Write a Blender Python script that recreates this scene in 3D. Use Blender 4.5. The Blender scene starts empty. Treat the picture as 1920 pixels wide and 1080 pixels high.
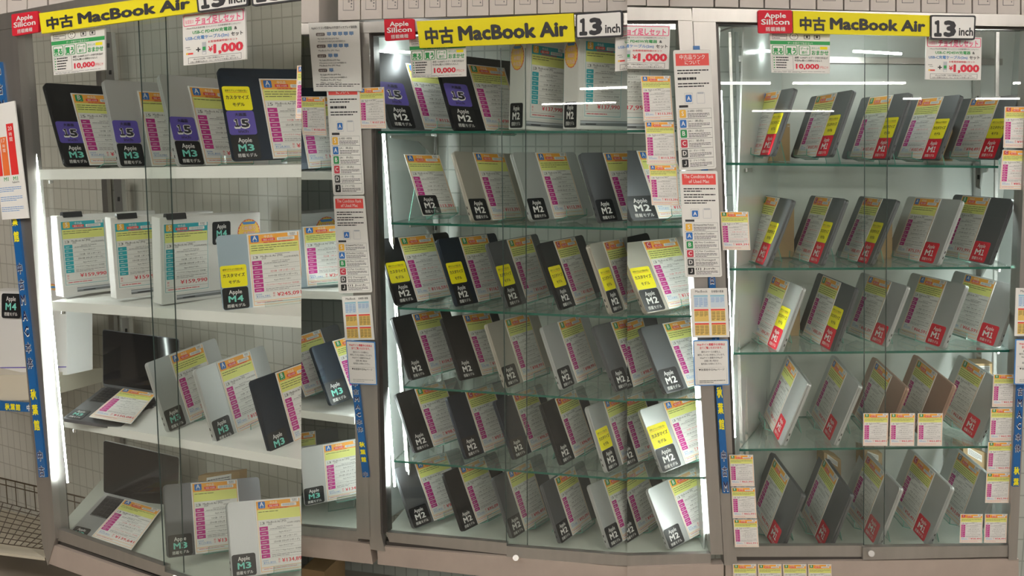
import bpy, bmesh, math, random
import numpy as np
from mathutils import Matrix, Vector
random.seed(7)
SC = bpy.context.scene
COL = SC.collection
# ------------------------------------------------------------------ camera, world, exposure
FOC = 1810.0
PITCH = math.radians(8.2)
EYE = 1.95
cam_data = bpy.data.cameras.new('camera'); cam_data.sensor_width = 36.0
cam_data.lens = 36.0 * FOC / 1920.0
cam = bpy.data.objects.new('camera', cam_data); COL.objects.link(cam)
cam.location = (0, 0, EYE); cam.rotation_euler = (math.pi / 2 - PITCH, 0, 0)
SC.camera = cam
w = bpy.data.worlds.new('shop_air'); SC.world = w; w.use_nodes = True
w.node_tree.nodes['Background'].inputs[0].default_value = (1.0, 0.94, 0.88, 1)
w.node_tree.nodes['Background'].inputs[1].default_value = 0.95
SC.view_settings.view_transform = 'Standard'; SC.view_settings.look = 'None'
SC.view_settings.exposure = 0.46; SC.view_settings.gamma = 1.0
SC.view_settings.use_curve_mapping = False
SC.cycles.transparent_max_bounces = 40
SC.cycles.max_bounces = 8; SC.cycles.diffuse_bounces = 3; SC.cycles.glossy_bounces = 3
SC.cycles.use_denoising = True
SC.cycles.sample_clamp_indirect = 4.0
LED = 60.0          # cabinet tubes
CEIL = 44.0        # ceiling strip lamps

FW = np.array([0, math.cos(PITCH), -math.sin(PITCH)]); UP = np.array([0, math.sin(PITCH), math.cos(PITCH)]); RT = np.array([1., 0, 0])
C0 = np.array([0, 0, EYE])
def ray(px, py): return FW + RT * (px - 960) / FOC + UP * (540 - py) / FOC
def proj(P):
    z = P @ FW; return np.array([960 + FOC * (P @ RT) / z, 540 - FOC * (P @ UP) / z])
def vplane(px1, y1, px2, y2):          # the vertical front plane of one run of cabinets
    a = ray(px1, 279.2); a = a * (y1 / a[1]); b = ray(px2, 279.2); b = b * (y2 / b[1])
    t = b - a; n = np.array([-t[1], t[0], 0]); n /= np.linalg.norm(n)
    if n[1] < 0: n = -n
    return n, n @ a
PL = {'A': vplane(20, 3.74, 565, 2.94), 'B': vplane(565, 3.62, 1176, 3.3), 'C': vplane(1176, 3.28, 1355, 3.28), 'D': vplane(1355, 3.3, 1900, 3.3)}
PL['S'] = PL['B']
SEAM = {'A': (None, 565), 'S': (565, 1176), 'B': (565, 1176), 'C': (1176, None), 'D': (None, None)}
def on(s, px, py, off=0.0):            # point at the depth `off` behind the front plane of run s
    n, d = PL[s]; r = ray(px, py); return r * ((d + off) / (n @ r)) + C0

# ------------------------------------------------------------------ materials
MATS = {}
def mat(name, col, rough=0.5, metal=0.0, spec=0.5, emit=None, noise=0.0, nscale=40, bump=0.0, aniso=None):
    if name in MATS: return MATS[name]
    m = bpy.data.materials.new(name); m.use_nodes = True; nt = m.node_tree; b = nt.nodes['Principled BSDF']
    b.inputs['Base Color'].default_value = (*col, 1); b.inputs['Roughness'].default_value = rough
    b.inputs['Metallic'].default_value = metal; b.inputs['Specular IOR Level'].default_value = spec
    if emit: b.inputs['Emission Color'].default_value = (*emit[0], 1); b.inputs['Emission Strength'].default_value = emit[1]
    if noise or bump:
        tc = nt.nodes.new('ShaderNodeTexCoord'); nz = nt.nodes.new('ShaderNodeTexNoise'); nz.inputs['Scale'].default_value = nscale
        nz.inputs['Detail'].default_value = 4
        mp = nt.nodes.new('ShaderNodeMapping'); nt.links.new(tc.outputs['Object'], mp.inputs[0]); nt.links.new(mp.outputs[0], nz.inputs['Vector'])
        if aniso: mp.inputs['Scale'].default_value = aniso
        if noise:
            mx = nt.nodes.new('ShaderNodeMixRGB'); mx.inputs[1].default_value = (*[c * (1 - noise) for c in col], 1); mx.inputs[2].default_value = (*[min(1, c * (1 + noise)) for c in col], 1)
            nt.links.new(nz.outputs['Fac'], mx.inputs[0]); nt.links.new(mx.outputs[0], b.inputs['Base Color'])
        if bump:
            bp = nt.nodes.new('ShaderNodeBump'); bp.inputs['Strength'].default_value = bump; bp.inputs['Distance'].default_value = 0.002
            nt.links.new(nz.outputs['Fac'], bp.inputs['Height']); nt.links.new(bp.outputs[0], b.inputs['Normal'])
    MATS[name] = m; return m
def glassmat(name, tint, fres=1.45, rough=0.0, haze=0.0):
    m = bpy.data.materials.new(name); m.use_nodes = True; nt = m.node_tree; nt.nodes.clear()
    o = nt.nodes.new('ShaderNodeOutputMaterial'); t = nt.nodes.new('ShaderNodeBsdfTransparent'); g = nt.nodes.new('ShaderNodeBsdfGlossy')
    f = nt.nodes.new('ShaderNodeFresnel'); ge = nt.nodes.new('ShaderNodeNewGeometry'); mr = nt.nodes.new('ShaderNodeMapRange')
    mr.inputs['To Min'].default_value = fres; mr.inputs['To Max'].default_value = 1.0 / fres      # the same pane seen from inside and outside
    nt.links.new(ge.outputs['Backfacing'], mr.inputs['Value']); nt.links.new(mr.outputs[0], f.inputs[0]); mx = nt.nodes.new('ShaderNodeMixShader')
    t.inputs[0].default_value = (*tint, 1); g.inputs['Roughness'].default_value = rough
    nt.links.new(f.outputs[0], mx.inputs[0]); nt.links.new(t.outputs[0], mx.inputs[1]); nt.links.new(g.outputs[0], mx.inputs[2])
    out = mx
    if haze:
        d = nt.nodes.new('ShaderNodeBsdfDiffuse'); d.inputs[0].default_value = (0.75, 0.85, 0.8, 1)
        m2 = nt.nodes.new('ShaderNodeMixShader'); m2.inputs[0].default_value = haze
        nt.links.new(mx.outputs[0], m2.inputs[1]); nt.links.new(d.outputs[0], m2.inputs[2]); out = m2
    nt.links.new(out.outputs[0], o.inputs[0]); MATS[name] = m; return m
GLASS = glassmat('door_glass', (0.97, 0.985, 0.975))
SHELFG = glassmat('shelf_glass', (0.93, 0.975, 0.95), haze=0.06)
ACRYL = glassmat('acrylic', (0.95, 0.975, 0.965), haze=0.05)
EDGE = mat('glass_edge', (0.015, 0.12, 0.085), 0.2)
EDGED = mat('glass_edge_dark', (0.03, 0.05, 0.045), 0.3)
ACE = mat('acrylic_edge', (0.12, 0.34, 0.27), 0.15)
ALU = mat('brushed_aluminium', (0.42, 0.40, 0.375), 0.33, 0.8, noise=0.12, nscale=25, aniso=(1, 1, 0.05))
ALUB = mat('base_panel', (0.50, 0.42, 0.37), 0.5, 0.35, noise=0.12, nscale=14)
ALUL = mat('polished_aluminium', (0.70, 0.69, 0.67), 0.25, 0.8)
DARKM = mat('dark_channel', (0.07, 0.065, 0.06), 0.45, 0.5)
WHITE = mat('white_enamel', (0.80, 0.80, 0.77), 0.35, noise=0.03, nscale=6)
BACKP = mat('back_panel', (0.60, 0.63, 0.60), 0.35, noise=0.05, nscale=3)
SIDEP = mat('side_panel', (0.70, 0.75, 0.73), 0.18, 0.25, noise=0.08, nscale=2, aniso=(6, 6, 0.3))
FLOORP = mat('cabinet_floor', (0.55, 0.58, 0.52), 0.35, noise=0.05)
SLOT = mat('slot_black', (0.02, 0.02, 0.02), 0.5)
TUBE = mat('tube_light', (1, 1, 1), 0.4, emit=((0.93, 1.0, 0.97), LED))
TUBE2 = mat('tube_light_soft', (1, 1, 1), 0.4, emit=((0.93, 1.0, 0.97), LED * .3))
LAMP = mat('lamp_diffuser', (1, 1, 1), 0.4, emit=((1.0, 0.95, 0.88), CEIL))
PAPER = mat('paper', (0.80, 0.79, 0.76), 0.55, noise=0.02, nscale=8)
INK = mat('ink_black', (0.025, 0.025, 0.03), 0.6)
INKG = mat('ink_grey', (0.13, 0.13, 0.14), 0.6)
INKR = mat('ink_red', (0.70, 0.03, 0.06), 0.6)
INKB = mat('ink_blue', (0.10, 0.28, 0.62), 0.6)
INKGR = mat('ink_green', (0.03, 0.33, 0.09), 0.6)
ORG = mat('card_orange', (0.93, 0.42, 0.06), 0.5)
REDB = mat('card_red', (0.80, 0.08, 0.07), 0.5)
TEAL = mat('card_teal', (0.03, 0.40, 0.47), 0.5)
NOTE = mat('card_note', (0.78, 0.80, 0.24), 0.5)
MAG = mat('card_magenta', (0.52, 0.03, 0.25), 0.5)
LGREY = mat('card_label_grey', (0.48, 0.50, 0.54), 0.5)
WHT = mat('print_white', (0.87, 0.86, 0.84), 0.5)
RANK = {'A': mat('rank_blue', (0.03, 0.16, 0.50)), 'B': mat('rank_green', (0.02, 0.27, 0.08)), 'C': mat('rank_red', (0.55, 0.04, 0.07)),
        'S': mat('rank_amber', (0.85, 0.48, 0.06)), 'D': mat('rank_grey', (0.06, 0.06, 0.06)), 'J': mat('rank_black', (0.01, 0.01, 0.01))}
YEL = mat('sign_yellow', (0.90, 0.78, 0.02), 0.6, spec=.25)
YELS = mat('sticker_yellow', (0.93, 0.83, 0.01), 0.42)
REDS = mat('sign_red', (0.66, 0.02, 0.04), 0.6, spec=.25)
PURP = mat('sticker_purple', (0.115, 0.085, 0.40), 0.5)
BLKS = mat('sticker_black', (0.015, 0.016, 0.018), 0.35)
MINT = mat('sticker_mint', (0.20, 0.66, 0.56), 0.4)
BAND = mat('banner_blue', (0.01, 0.11, 0.33), 0.35)
NAVY = mat('banner_navy', (0.005, 0.01, 0.07), 0.5)
SUN1 = mat('sun_yellow', (0.92, 0.60, 0.10), 0.5)
SUN2 = mat('sun_red', (0.78, 0.13, 0.08), 0.5)
CARD = mat('cardboard', (0.42, 0.29, 0.15), 0.8, noise=0.1, nscale=20)
BOXW = mat('box_white', (0.74, 0.73, 0.71), 0.45)
BOXC = mat('carton_white', (0.66, 0.60, 0.56), 0.6, noise=0.03)
BLACKP = mat('black_plastic', (0.02, 0.02, 0.022), 0.35)
SCREEN = mat('screen_glass', (0.008, 0.008, 0.009), 0.08, spec=0.35)
PINK = mat('flyer_pink', (0.85, 0.16, 0.30), 0.5)
WIRE = mat('brass_wire', (0.16, 0.12, 0.08), 0.4, 0.7)
CREAM = mat('cream_shelf', (0.60, 0.55, 0.44), 0.5)
LIDC = {'silver': ('lid_silver', (0.58, 0.59, 0.59)), 'grey': ('lid_space_grey', (0.15, 0.155, 0.165)), 'navy': ('lid_midnight', (0.018, 0.028, 0.045)),
        'black': ('lid_black', (0.022, 0.023, 0.025)), 'beige': ('lid_starlight', (0.54, 0.50, 0.44)), 'rose': ('lid_rose_gold', (0.48, 0.31, 0.24)), 'skyblue': ('lid_sky_blue', (0.42, 0.52, 0.60))}
LIDM = {k: mat(v[0], v[1], 0.38, 0.55 if k not in ('navy', 'black') else 0.35) for k, v in LIDC.items()}
CNAME = {'silver': 'silver', 'grey': 'dark grey', 'navy': 'midnight blue', 'black': 'black', 'beige': 'pale beige', 'rose': 'rose gold', 'skyblue': 'sky blue'}
def tilemat(name, c1, c2, line, bw, bh):
    m = bpy.data.materials.new(name); m.use_nodes = True; nt = m.node_tree; b = nt.nodes['Principled BSDF']
    tc = nt.nodes.new('ShaderNodeTexCoord'); br = nt.nodes.new('ShaderNodeTexBrick'); nt.links.new(tc.outputs['UV'], br.inputs['Vector'])
    br.offset = 0.0; br.inputs['Scale'].default_value = 1.0
    br.inputs['Color1'].default_value = (*c1, 1); br.inputs['Color2'].default_value = (*c2, 1); br.inputs['Mortar'].default_value = (*line, 1)
    br.inputs['Mortar Size'].default_value = 0.003; br.inputs['Brick Width'].default_value = bw; br.inputs['Row Height'].default_value = bh
    nt.links.new(br.outputs['Color'], b.inputs['Base Color']); b.inputs['Roughness'].default_value = 0.3
    bp = nt.nodes.new('ShaderNodeBump'); bp.inputs['Strength'].default_value = 0.4; bp.inputs['Distance'].default_value = 0.002
    nt.links.new(br.outputs['Fac'], bp.inputs['Height']); bp.invert = True; nt.links.new(bp.outputs[0], b.inputs['Normal'])
    MATS[name] = m; return m
TILEA = tilemat('wall_tile_warm', (0.58, 0.565, 0.50), (0.54, 0.53, 0.47), (0.40, 0.385, 0.33), 0.055, 0.098)
TILEB = tilemat('wall_tile_cool', (0.60, 0.63, 0.58), (0.56, 0.59, 0.55), (0.40, 0.43, 0.395), 0.055, 0.098)

# ------------------------------------------------------------------ object helpers
def tag(o, label=None, cat=None, group=None, kind=None):
    if label: o['label'] = label
    if cat: o['category'] = cat
    if group: o['group'] = group
    if kind: o['kind'] = kind
    return o
SECOF = {}
def link(name, me, parent=None, mw=None, sec=None):
    o = bpy.data.objects.new(name, me); COL.objects.link(o)
    if parent is not None: o.parent = parent
    if mw is not None: o.matrix_local = mw
    if sec: SECOF[o.name] = sec
    return o
def empty(name, loc=(0, 0, 0), mw=None):
    o = bpy.data.objects.new(name, None); COL.objects.link(o); o.empty_display_size = 0.05
    if mw is not None: o.matrix_world = mw
    else: o.location = loc
    return o
def mesh_obj(name, verts, faces, m, parent=None, sec=None, mids=None, mats=None, uv=None, smooth=False):
    """one mesh; without a parent its origin goes to the middle of its footprint"""
    V = np.array(verts, float)
    if parent is None: org = V.mean(axis=0); org[2] = V[:, 2].min()
    else: org = np.array(parent.location) if parent.rotation_euler.x == 0 and parent.scale.x == 1 else np.zeros(3)
    me = bpy.data.meshes.new(name); me.from_pydata((V - org).tolist(), [], faces)
    for mm in (mats or [m]): me.materials.append(mm)
    if mids is not None:
        for p, i in zip(me.polygons, mids): p.material_index = i
    if uv is not None:
        ul = me.uv_layers.new()
        for p in me.polygons:
            for li in p.loop_indices: ul.data[li].uv = uv[me.loops[li].vertex_index]
    me.update()
    bm = bmesh.new(); bm.from_mesh(me); bmesh.ops.recalc_face_normals(bm, faces=bm.faces); bm.to_mesh(me); bm.free()
    o = link(name, me, parent, None, sec)
    if parent is None: o.location = org
    return o
def prism(polyA, polyB):
    n = len(polyA); V = list(polyA) + list(polyB)
    F = [tuple(range(n)), tuple(range(2 * n - 1, n - 1, -1))] + [(i, (i + 1) % n, n + (i + 1) % n, n + i) for i in range(n)]
    return V, F
def px_prism(s, poly, off0, off1):     # polygon seen on the plane at off0, pushed straight back to off1
    n = PL[s][0]; A = [on(s, x, y, off0) for x, y in poly]; B = [p + n * (off1 - off0) for p in A]
    return prism(A, B)
def px_part(name, s, poly, off0, off1, m, parent=None, sec=None):
    V, F = px_prism(s, poly, off0, off1); return mesh_obj(name, V, F, m, parent, sec)
def bar_lines(P, Q, r, n=6):
    P = np.array(P); Q = np.array(Q); d = Q - P; d /= np.linalg.norm(d); a = np.cross(d, [0, 0, 1.0])
    if np.linalg.norm(a) < 1e-3: a = np.array([1.0, 0, 0])
    a /= np.linalg.norm(a); b = np.cross(d, a)
    c = [r * (math.cos(2 * math.pi * i / n) * a + math.sin(2 * math.pi * i / n) * b) for i in range(n)]
    return prism([P + k for k in c], [Q + k for k in c])
class Acc:
    def __init__(s): s.V = []; s.F = []; s.M = []
    def add(s, VF, mi=0):
        o = len(s.V); s.V += [np.array(v) for v in VF[0]]; s.F += [tuple(i + o for i in f) for f in VF[1]]; s.M += [mi] * len(VF[1])
def box_vf(x0, x1, y0, y1, z0, z1):
    return prism([(x0, y0, z0), (x1, y0, z0), (x1, y1, z0), (x0, y1, z0)], [(x0, y0, z1), (x1, y0, z1), (x1, y1, z1), (x0, y1, z1)])
def rr_pts(x0, y0, x1, y1, r, n=4):
    P = []
    for cx, cy, a0 in ((x1 - r, y0 + r, -90), (x1 - r, y1 - r, 0), (x0 + r, y1 - r, 90), (x0 + r, y0 + r, 180)):
        for i in range(n + 1):
            a = math.radians(a0 + 90 * i / n); P.append((cx + r * math.cos(a), cy + r * math.sin(a)))
    return P
# ------------------------------------------------------------------ lettering (built-in font, turned into mesh)
TXT = {}
FULLW = str.maketrans('1', '１')
def glyphs(s, bold=0.0, res=2):
    k = (s, bold, res)
    if k in TXT: return TXT[k]
    c = bpy.data.curves.new('t', 'FONT'); c.body = s; c.resolution_u = res
    o = bpy.data.objects.new('t', c); COL.objects.link(o); bpy.context.view_layer.update()
    me = bpy.data.meshes.new_from_object(o)
    V = np.array([v.co[:2] for v in me.vertices]) if len(me.vertices) else np.zeros((0, 2)); F = [tuple(p.vertices) for p in me.polygons]
    bpy.data.objects.remove(o); bpy.data.curves.remove(c); bpy.data.meshes.remove(me)
    if bold and len(V):                # heavier strokes: the outline repeated a hair to each side
        sh = [(-bold, 0), (bold, 0)] if bold < .02 else [(bold * math.cos(a * math.pi / 4), bold * math.sin(a * math.pi / 4)) for a in range(8)]
        n = len(V); F = [tuple(i + n * k2 for i in f) for k2 in range(len(sh)) for f in F]; V = np.concatenate([V + np.array(d) for d in sh])
    TXT[k] = (V, F); return TXT[k]
class Sheet:
    """flat printed matter: local x to the right, y up, each ink layer 0.25 mm proud of the last"""
    def __init__(s, W, H, base, thick=0.0012, r=0.0, gap=0.00025):
        s.W, s.H = W, H; s.V = []; s.F = []; s.MI = []; s.mats = []; s.gap = gap; s.thick = thick
        pts = rr_pts(0, 0, W, H, r) if r else [(0, 0), (W, 0), (W, H), (0, H)]
        VF = prism([(x, y, -thick) for x, y in pts], [(x, y, 0) for x, y in pts]); s._add(VF, base)
    def mi(s, m):
        if m not in s.mats: s.mats.append(m)
        return s.mats.index(m)
    def _add(s, VF, m):
        o = len(s.V); s.V += [tuple(map(float, v)) for v in VF[0]]; s.F += [tuple(i + o for i in f) for f in VF[1]]; s.MI += [s.mi(m)] * len(VF[1])
    def poly(s, pts, m, layer=1):
        s._add(([(x, y, layer * s.gap) for x, y in pts], [tuple(range(len(pts)))]), m)
    def rect(s, x0, y0, x1, y1, m, layer=1): s.poly([(x0, y0), (x1, y0), (x1, y1), (x0, y1)], m, layer)
    def rrect(s, x0, y0, x1, y1, r, m, layer=1): s.poly(rr_pts(x0, y0, x1, y1, r), m, layer)
    def frame(s, x0, y0, x1, y1, t, m, layer=1):
        s.rect(x0, y0, x1, y0 + t, m, layer); s.rect(x0, y1 - t, x1, y1, m, layer); s.rect(x0, y0 + t, x0 + t, y1 - t, m, layer); s.rect(x1 - t, y0 + t, x1, y1 - t, m, layer)
    def text(s, t, x, y, h, m, anchor='l', w=None, bold=0.0, layer=2, res=2):
        """h is the glyph height in sheet units, y its baseline, w a width to fit"""
        V, F = glyphs(t, bold, res)
        if not len(V): return
        x0, x1 = V[:, 0].min(), V[:, 0].max(); y0, y1 = V[:, 1].min(), V[:, 1].max()
        sy = h / max(y1 - max(y0, -0.05) if y0 < -0.05 else y1 - y0, 1e-3); sx = (w / (x1 - x0)) if w else sy
        wd = sx * (x1 - x0); ox = x if anchor == 'l' else (x - wd / 2 if anchor == 'c' else x - wd)
        yb = 0 if y0 < -0.05 else y0
        nc = 1 if not bold else (2 if bold < .02 else 8); n1 = len(V) // nc     # the repeats lie a hair above one another
        P = [(ox + (a - x0) * sx, y + (b - yb) * sy, layer * s.gap + (i // n1) * 2.5e-5) for i, (a, b) in enumerate(V)]
        s._add((P, F), m)
    def digits(s, t, x, y, h, w, m, bold=0.0, layer=2, grow=0.0):
        wt = [.62 if c in '1１' else (1.25 if c == 'M' else 1.0) for c in t]; u = w / sum(wt)
        for c, k in zip(t, wt):
            s.text(c.translate(FULLW), x + u * k / 2, y, h, m, 'c', w=u * k * .86 + grow, bold=bold, layer=layer); x += u * k
    def lines(s, x0, y0, x1, y1, n, m, layer=2, fill=0.5, seed=0):
        """a block of print too fine to read: broken strokes"""
        rnd = random.Random(seed + int(x0 * 1e4)); dy = (y1 - y0) / n
        for i in range(n):
            x = x0; xe = x1 if i < n - 1 else x0 + (x1 - x0) * rnd.uniform(0.45, 0.9); yb = y1 - (i + 1) * dy
            while x < xe:
                l = rnd.uniform(0.05, 0.16) * (x1 - x0); s.rect(x, yb + dy * 0.2, min(x + l, xe), yb + dy * (0.2 + fill), m, layer); x += l + 0.015 * (x1 - x0)
    def mesh(s, name, fn=None):
        V = np.array(s.V)
        if fn: V = fn(V)
        me = bpy.data.meshes.new(name); me.from_pydata(V.tolist(), [], s.F)
        for m in s.mats: me.materials.append(m)
        me.polygons.foreach_set('material_index', s.MI); me.update(); return me
def hang(name, sh, s, quad, off=-0.004, sec=None, parent=None):
    """a flat sheet fixed to the front plane of run s, its four corners given TL TR BR BL"""
    TL, TR, BR, BL = [on(s, x, y, off) for x, y in quad]; n = -PL[s][0]
    org = (TL + TR + BR + BL) / 4 if parent is None else np.array(parent.location)
    def fn(V):
        u = (V[:, 0] / sh.W)[:, None]; v = (V[:, 1] / sh.H)[:, None]
        P = BL * (1 - u) * (1 - v) + BR * u * (1 - v) + TR * u * v + TL * (1 - u) * v
        return P + n * V[:, 2][:, None] - org
    o = link(name, sh.mesh(name, fn), parent, None, sec)
    if parent is None: o.location = org
    return o
# ------------------------------------------------------------------ price cards and stickers
CW, CH = 0.148, 0.21
def card_sheet(rank='A', price='¥98,991', size='13', chip='M2', year='2022', old='¥125,800', ram='8GB', ssd='256GB', custom=False, teal=False, notes=2, seed=0, small=False):
    s = Sheet(CW, CH, PAPER, 0.0012)
    X = lambda f: f * CW; Y = lambda f: CH * (1 - f)
    main = TEAL if teal else ORG; cell = TEAL if teal else MAG; res = 1
    def R(x0, y0, x1, y1, m, l=1): s.rect(X(x0), Y(y1), X(x1), Y(y0), m, l)
    t = 0.0012 if not small else 0.0016
    s.frame(X(.025), Y(.975), X(.975), Y(.015), t, main, 1)
    R(.035, .02, .965, .135, main, 1)
    s.rrect(X(.065), Y(.115), X(.215), Y(.022), .003, RANK[rank], 2)
    s.text(rank, X(.14), Y(.088), .0125, WHT, 'c', bold=.018, layer=3)
    R(.10, .10, .125, .105, WHT, 3); R(.155, .10, .18, .105, WHT, 3)
    s.text('中古品', X(.40), Y(.062), .0075, WHT, 'c', layer=2, bold=.01)
    R(.27, .07, .52, .108, REDB, 2); s.text('保証 30日間', X(.395), Y(.101), .0052, WHT, 'c', w=X(.19), layer=3, res=1)
    s.rrect(X(.56), Y(.112), X(.90), Y(.07), .002, WHT, 2)
    rnd = random.Random(seed)
    x = .59
    while x < .86:
        w_ = rnd.choice((.005, .008, .012)); R(x, .076, x + w_, .106, LGREY, 3); x += w_ + .006
    R(.77, .012, .955, .062, WHT, 2); s.text('管理番号', X(.862), Y(.033), .0038, INK, 'c', layer=3, res=1); s.text(str(30000 + seed * 37 % 9000), X(.862), Y(.056), .0042, INKG, 'c', layer=3, res=1)
    s.lines(X(.30), Y(.134), X(.93), Y(.118), 1, INKR, 3, .6, seed)
    R(.035, .137, .965, .275, NOTE, 1)
    s.lines(X(.06), Y(.145 + .03 * notes), X(.94), Y(.145), notes, INK, 2, .24, seed + 3)
    s.lines(X(.5), Y(.295), X(.85), Y(.282), 1, INKG, 2, .4, seed + 5)
    s.digits(size, X(.07), Y(.34), .0078, X(.105), INK)
    s.text('MacBook Air (%s)' % chip, X(.22), Y(.327), .0062, INK, w=X(.42), layer=2, res=1)
    s.text(year, X(.24), Y(.353), .0045, INK, layer=2, res=1); s.text('(%s年%d月発売)' % (year, rnd.randint(3, 11)), X(.66), Y(.352), .005, INK, w=X(.29), layer=2, res=1)
    ys = [.365 + i * .062 for i in range(7)]
    for i, y in enumerate(ys):
        R(.055, y + .003, .235, y + .057, cell, 1)
        s.lines(X(.09), Y(y + .04), X(.20), Y(y + .02), 1, WHT, 2, .35, seed + i)
        R(.25, y + .0595, .955, y + .0615, INKG, 1)
    r = INKR if custom else INK
    s.text('macOS 15 Sequoia', X(.60), Y(ys[0] + .03), .0045, INK, 'c', w=X(.34), res=1)
    s.lines(X(.28), Y(ys[0] + .05), X(.9), Y(ys[0] + .035), 1, INKG, 2, .4, seed)
    s.text('Apple %s 8コア' % chip, X(.6), Y(ys[1] + .042), .0045, INK, 'c', w=X(.28), res=1)
    s.text('%s（オンボード）' % ram, X(.62), Y(ys[2] + .046), .0062, r, 'c', w=X(.46), res=1)
    s.text('%s SSD(オンボード)' % ssd, X(.62), Y(ys[3] + .046), .0062, INK, 'c', w=X(.56), res=1)
    s.text('Apple %s 8コアGPU' % chip, X(.6), Y(ys[4] + .042), .0043, INK, 'c', w=X(.32), res=1)
    s.text('バックライトMagic Keyboard（日本語）', X(.6), Y(ys[5] + .042), .0045, r, 'c', w=X(.64), res=1)
    s.lines(X(.27), Y(ys[6] + .05), X(.93), Y(ys[6] + .01), 2, INKG, 2, .3, seed + 8)
    if not teal:
        s.text('通常価格', X(.07), Y(.835), .0034, INKB, res=1, w=X(.12)); s.text(old, X(.08), Y(.868), .0058, INKB, w=X(.26), res=1)
        R(.07, .874, .36, .877, INKB, 2)
        s.text('税', X(.42), Y(.842), .0058, INKR, 'c', res=1); s.text('込', X(.42), Y(.872), .0058, INKR, 'c', res=1)
        s.text(price, X(.95), Y(.875), .0118, INKR, 'r', w=X(.475), bold=.018)
        R(.04, .915, .96, .921, ORG, 1); s.lines(X(.08), Y(.945), X(.92), Y(.93), 1, INKR, 2, .4, seed)
    else:
        s.text('税', X(.09), Y(.85), .006, INKR, 'c', res=1); s.text('込', X(.09), Y(.885), .006, INKR, 'c', res=1)
        s.text(price, X(.95), Y(.872), .0125, INKR, 'r', w=X(.60), bold=.014)
        R(.04, .91, .96, .913, INKG, 1); s.lines(X(.08), Y(.95), X(.92), Y(.925), 1, INKR, 2, .4, seed)
    return s
def chip_sheet(chip):
    bg = REDS if chip == 'M1' else BLKS
    s = Sheet(1, 1, bg, 0.0006, r=.1)
    s.text('Apple', .5, .70, .20, WHT, 'c', w=.50, bold=.01)
    s.digits(chip, .19, .33, .29, .62, MINT if chip in ('M3', 'M4') else WHT, bold=.03)
    s.text('搭載モデル', .5, .10, .15, WHT, 'c', w=.70, bold=.012)
    return s
def custom_sheet():
    s = Sheet(1, 1, YELS, 0.0006, r=.08)
    s.text('標準モデルより性能が高い', .5, .78, .09, INK, 'c', w=.82, res=1); s.rect(.1, .735, .9, .745, INKR, 2)
    s.text('カスタマイズ', .5, .47, .17, INK, 'c', w=.84, bold=.02)
    s.text('モデル', .5, .18, .15, INK, 'c', w=.44, bold=.02)
    return s
def purple_sheet():
    s = Sheet(1, 1, PURP, 0.0006, r=.1)
    s.text('大画面', .5, .78, .14, INK, 'c', w=.42, bold=.02)
    s.digits('15', .2, .29, .40, .6, WHT, bold=.09, layer=2, grow=.035); s.digits('15', .2, .32, .34, .6, INK, bold=.045, layer=3, grow=-.02)
    s.text('inch', .5, .08, .13, INK, 'c', w=.36, bold=.01)
    return s
def sun_sheet():
    s = Sheet(1, 1, SUN2, 0.0006, r=.499)
    n = 48; s.poly([(.5 + (.44 if i % 2 else .485) * math.cos(2 * math.pi * i / n), .5 + (.44 if i % 2 else .485) * math.sin(2 * math.pi * i / n)) for i in range(n)], SUN1, 1)
    s.poly([(.25, .80), (.75, .80), (.80, .90), (.20, .90)], INKB, 2)
    for i, t in enumerate(('1台限り', '未開封', '中古品')):
        s.text(t, .5, .60 - .22 * i, .17, SUN2, 'c', w=.62 if i != 1 else .56, bold=.03, layer=2); s.text(t, .5, .605 - .22 * i, .155, WHT, 'c', w=.59 if i != 1 else .53, bold=.0, layer=3)
    return s
STK = {}
def sticker_mesh(kind, w_, h_):
    k = (kind, w_, h_)
    if k not in STK:
        sh = {'c': custom_sheet, 'p': purple_sheet, 'o': sun_sheet}.get(kind, lambda: chip_sheet(kind))()
        STK[k] = sh.mesh('sticker', lambda V: V * np.array([w_, h_, 1]))
    return STK[k]
SNAME = {'c': 'custom_sticker', 'p': 'size_sticker', 'o': 'round_sticker'}
def sticker(parent, kind, x, y, w_, h_, z=0.0009, sec=None, M=None):
    o = link(SNAME.get(kind, 'chip_sticker'), sticker_mesh(kind, w_, h_), parent, (M or Matrix()) @ Matrix.Translation((x, y, z)), sec)
    o['label'] = {'c': 'yellow sticker', 'p': 'purple size sticker', 'o': 'round orange sticker', 'M1': 'red sticker'}.get(kind, 'black sticker')
    return o
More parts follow.
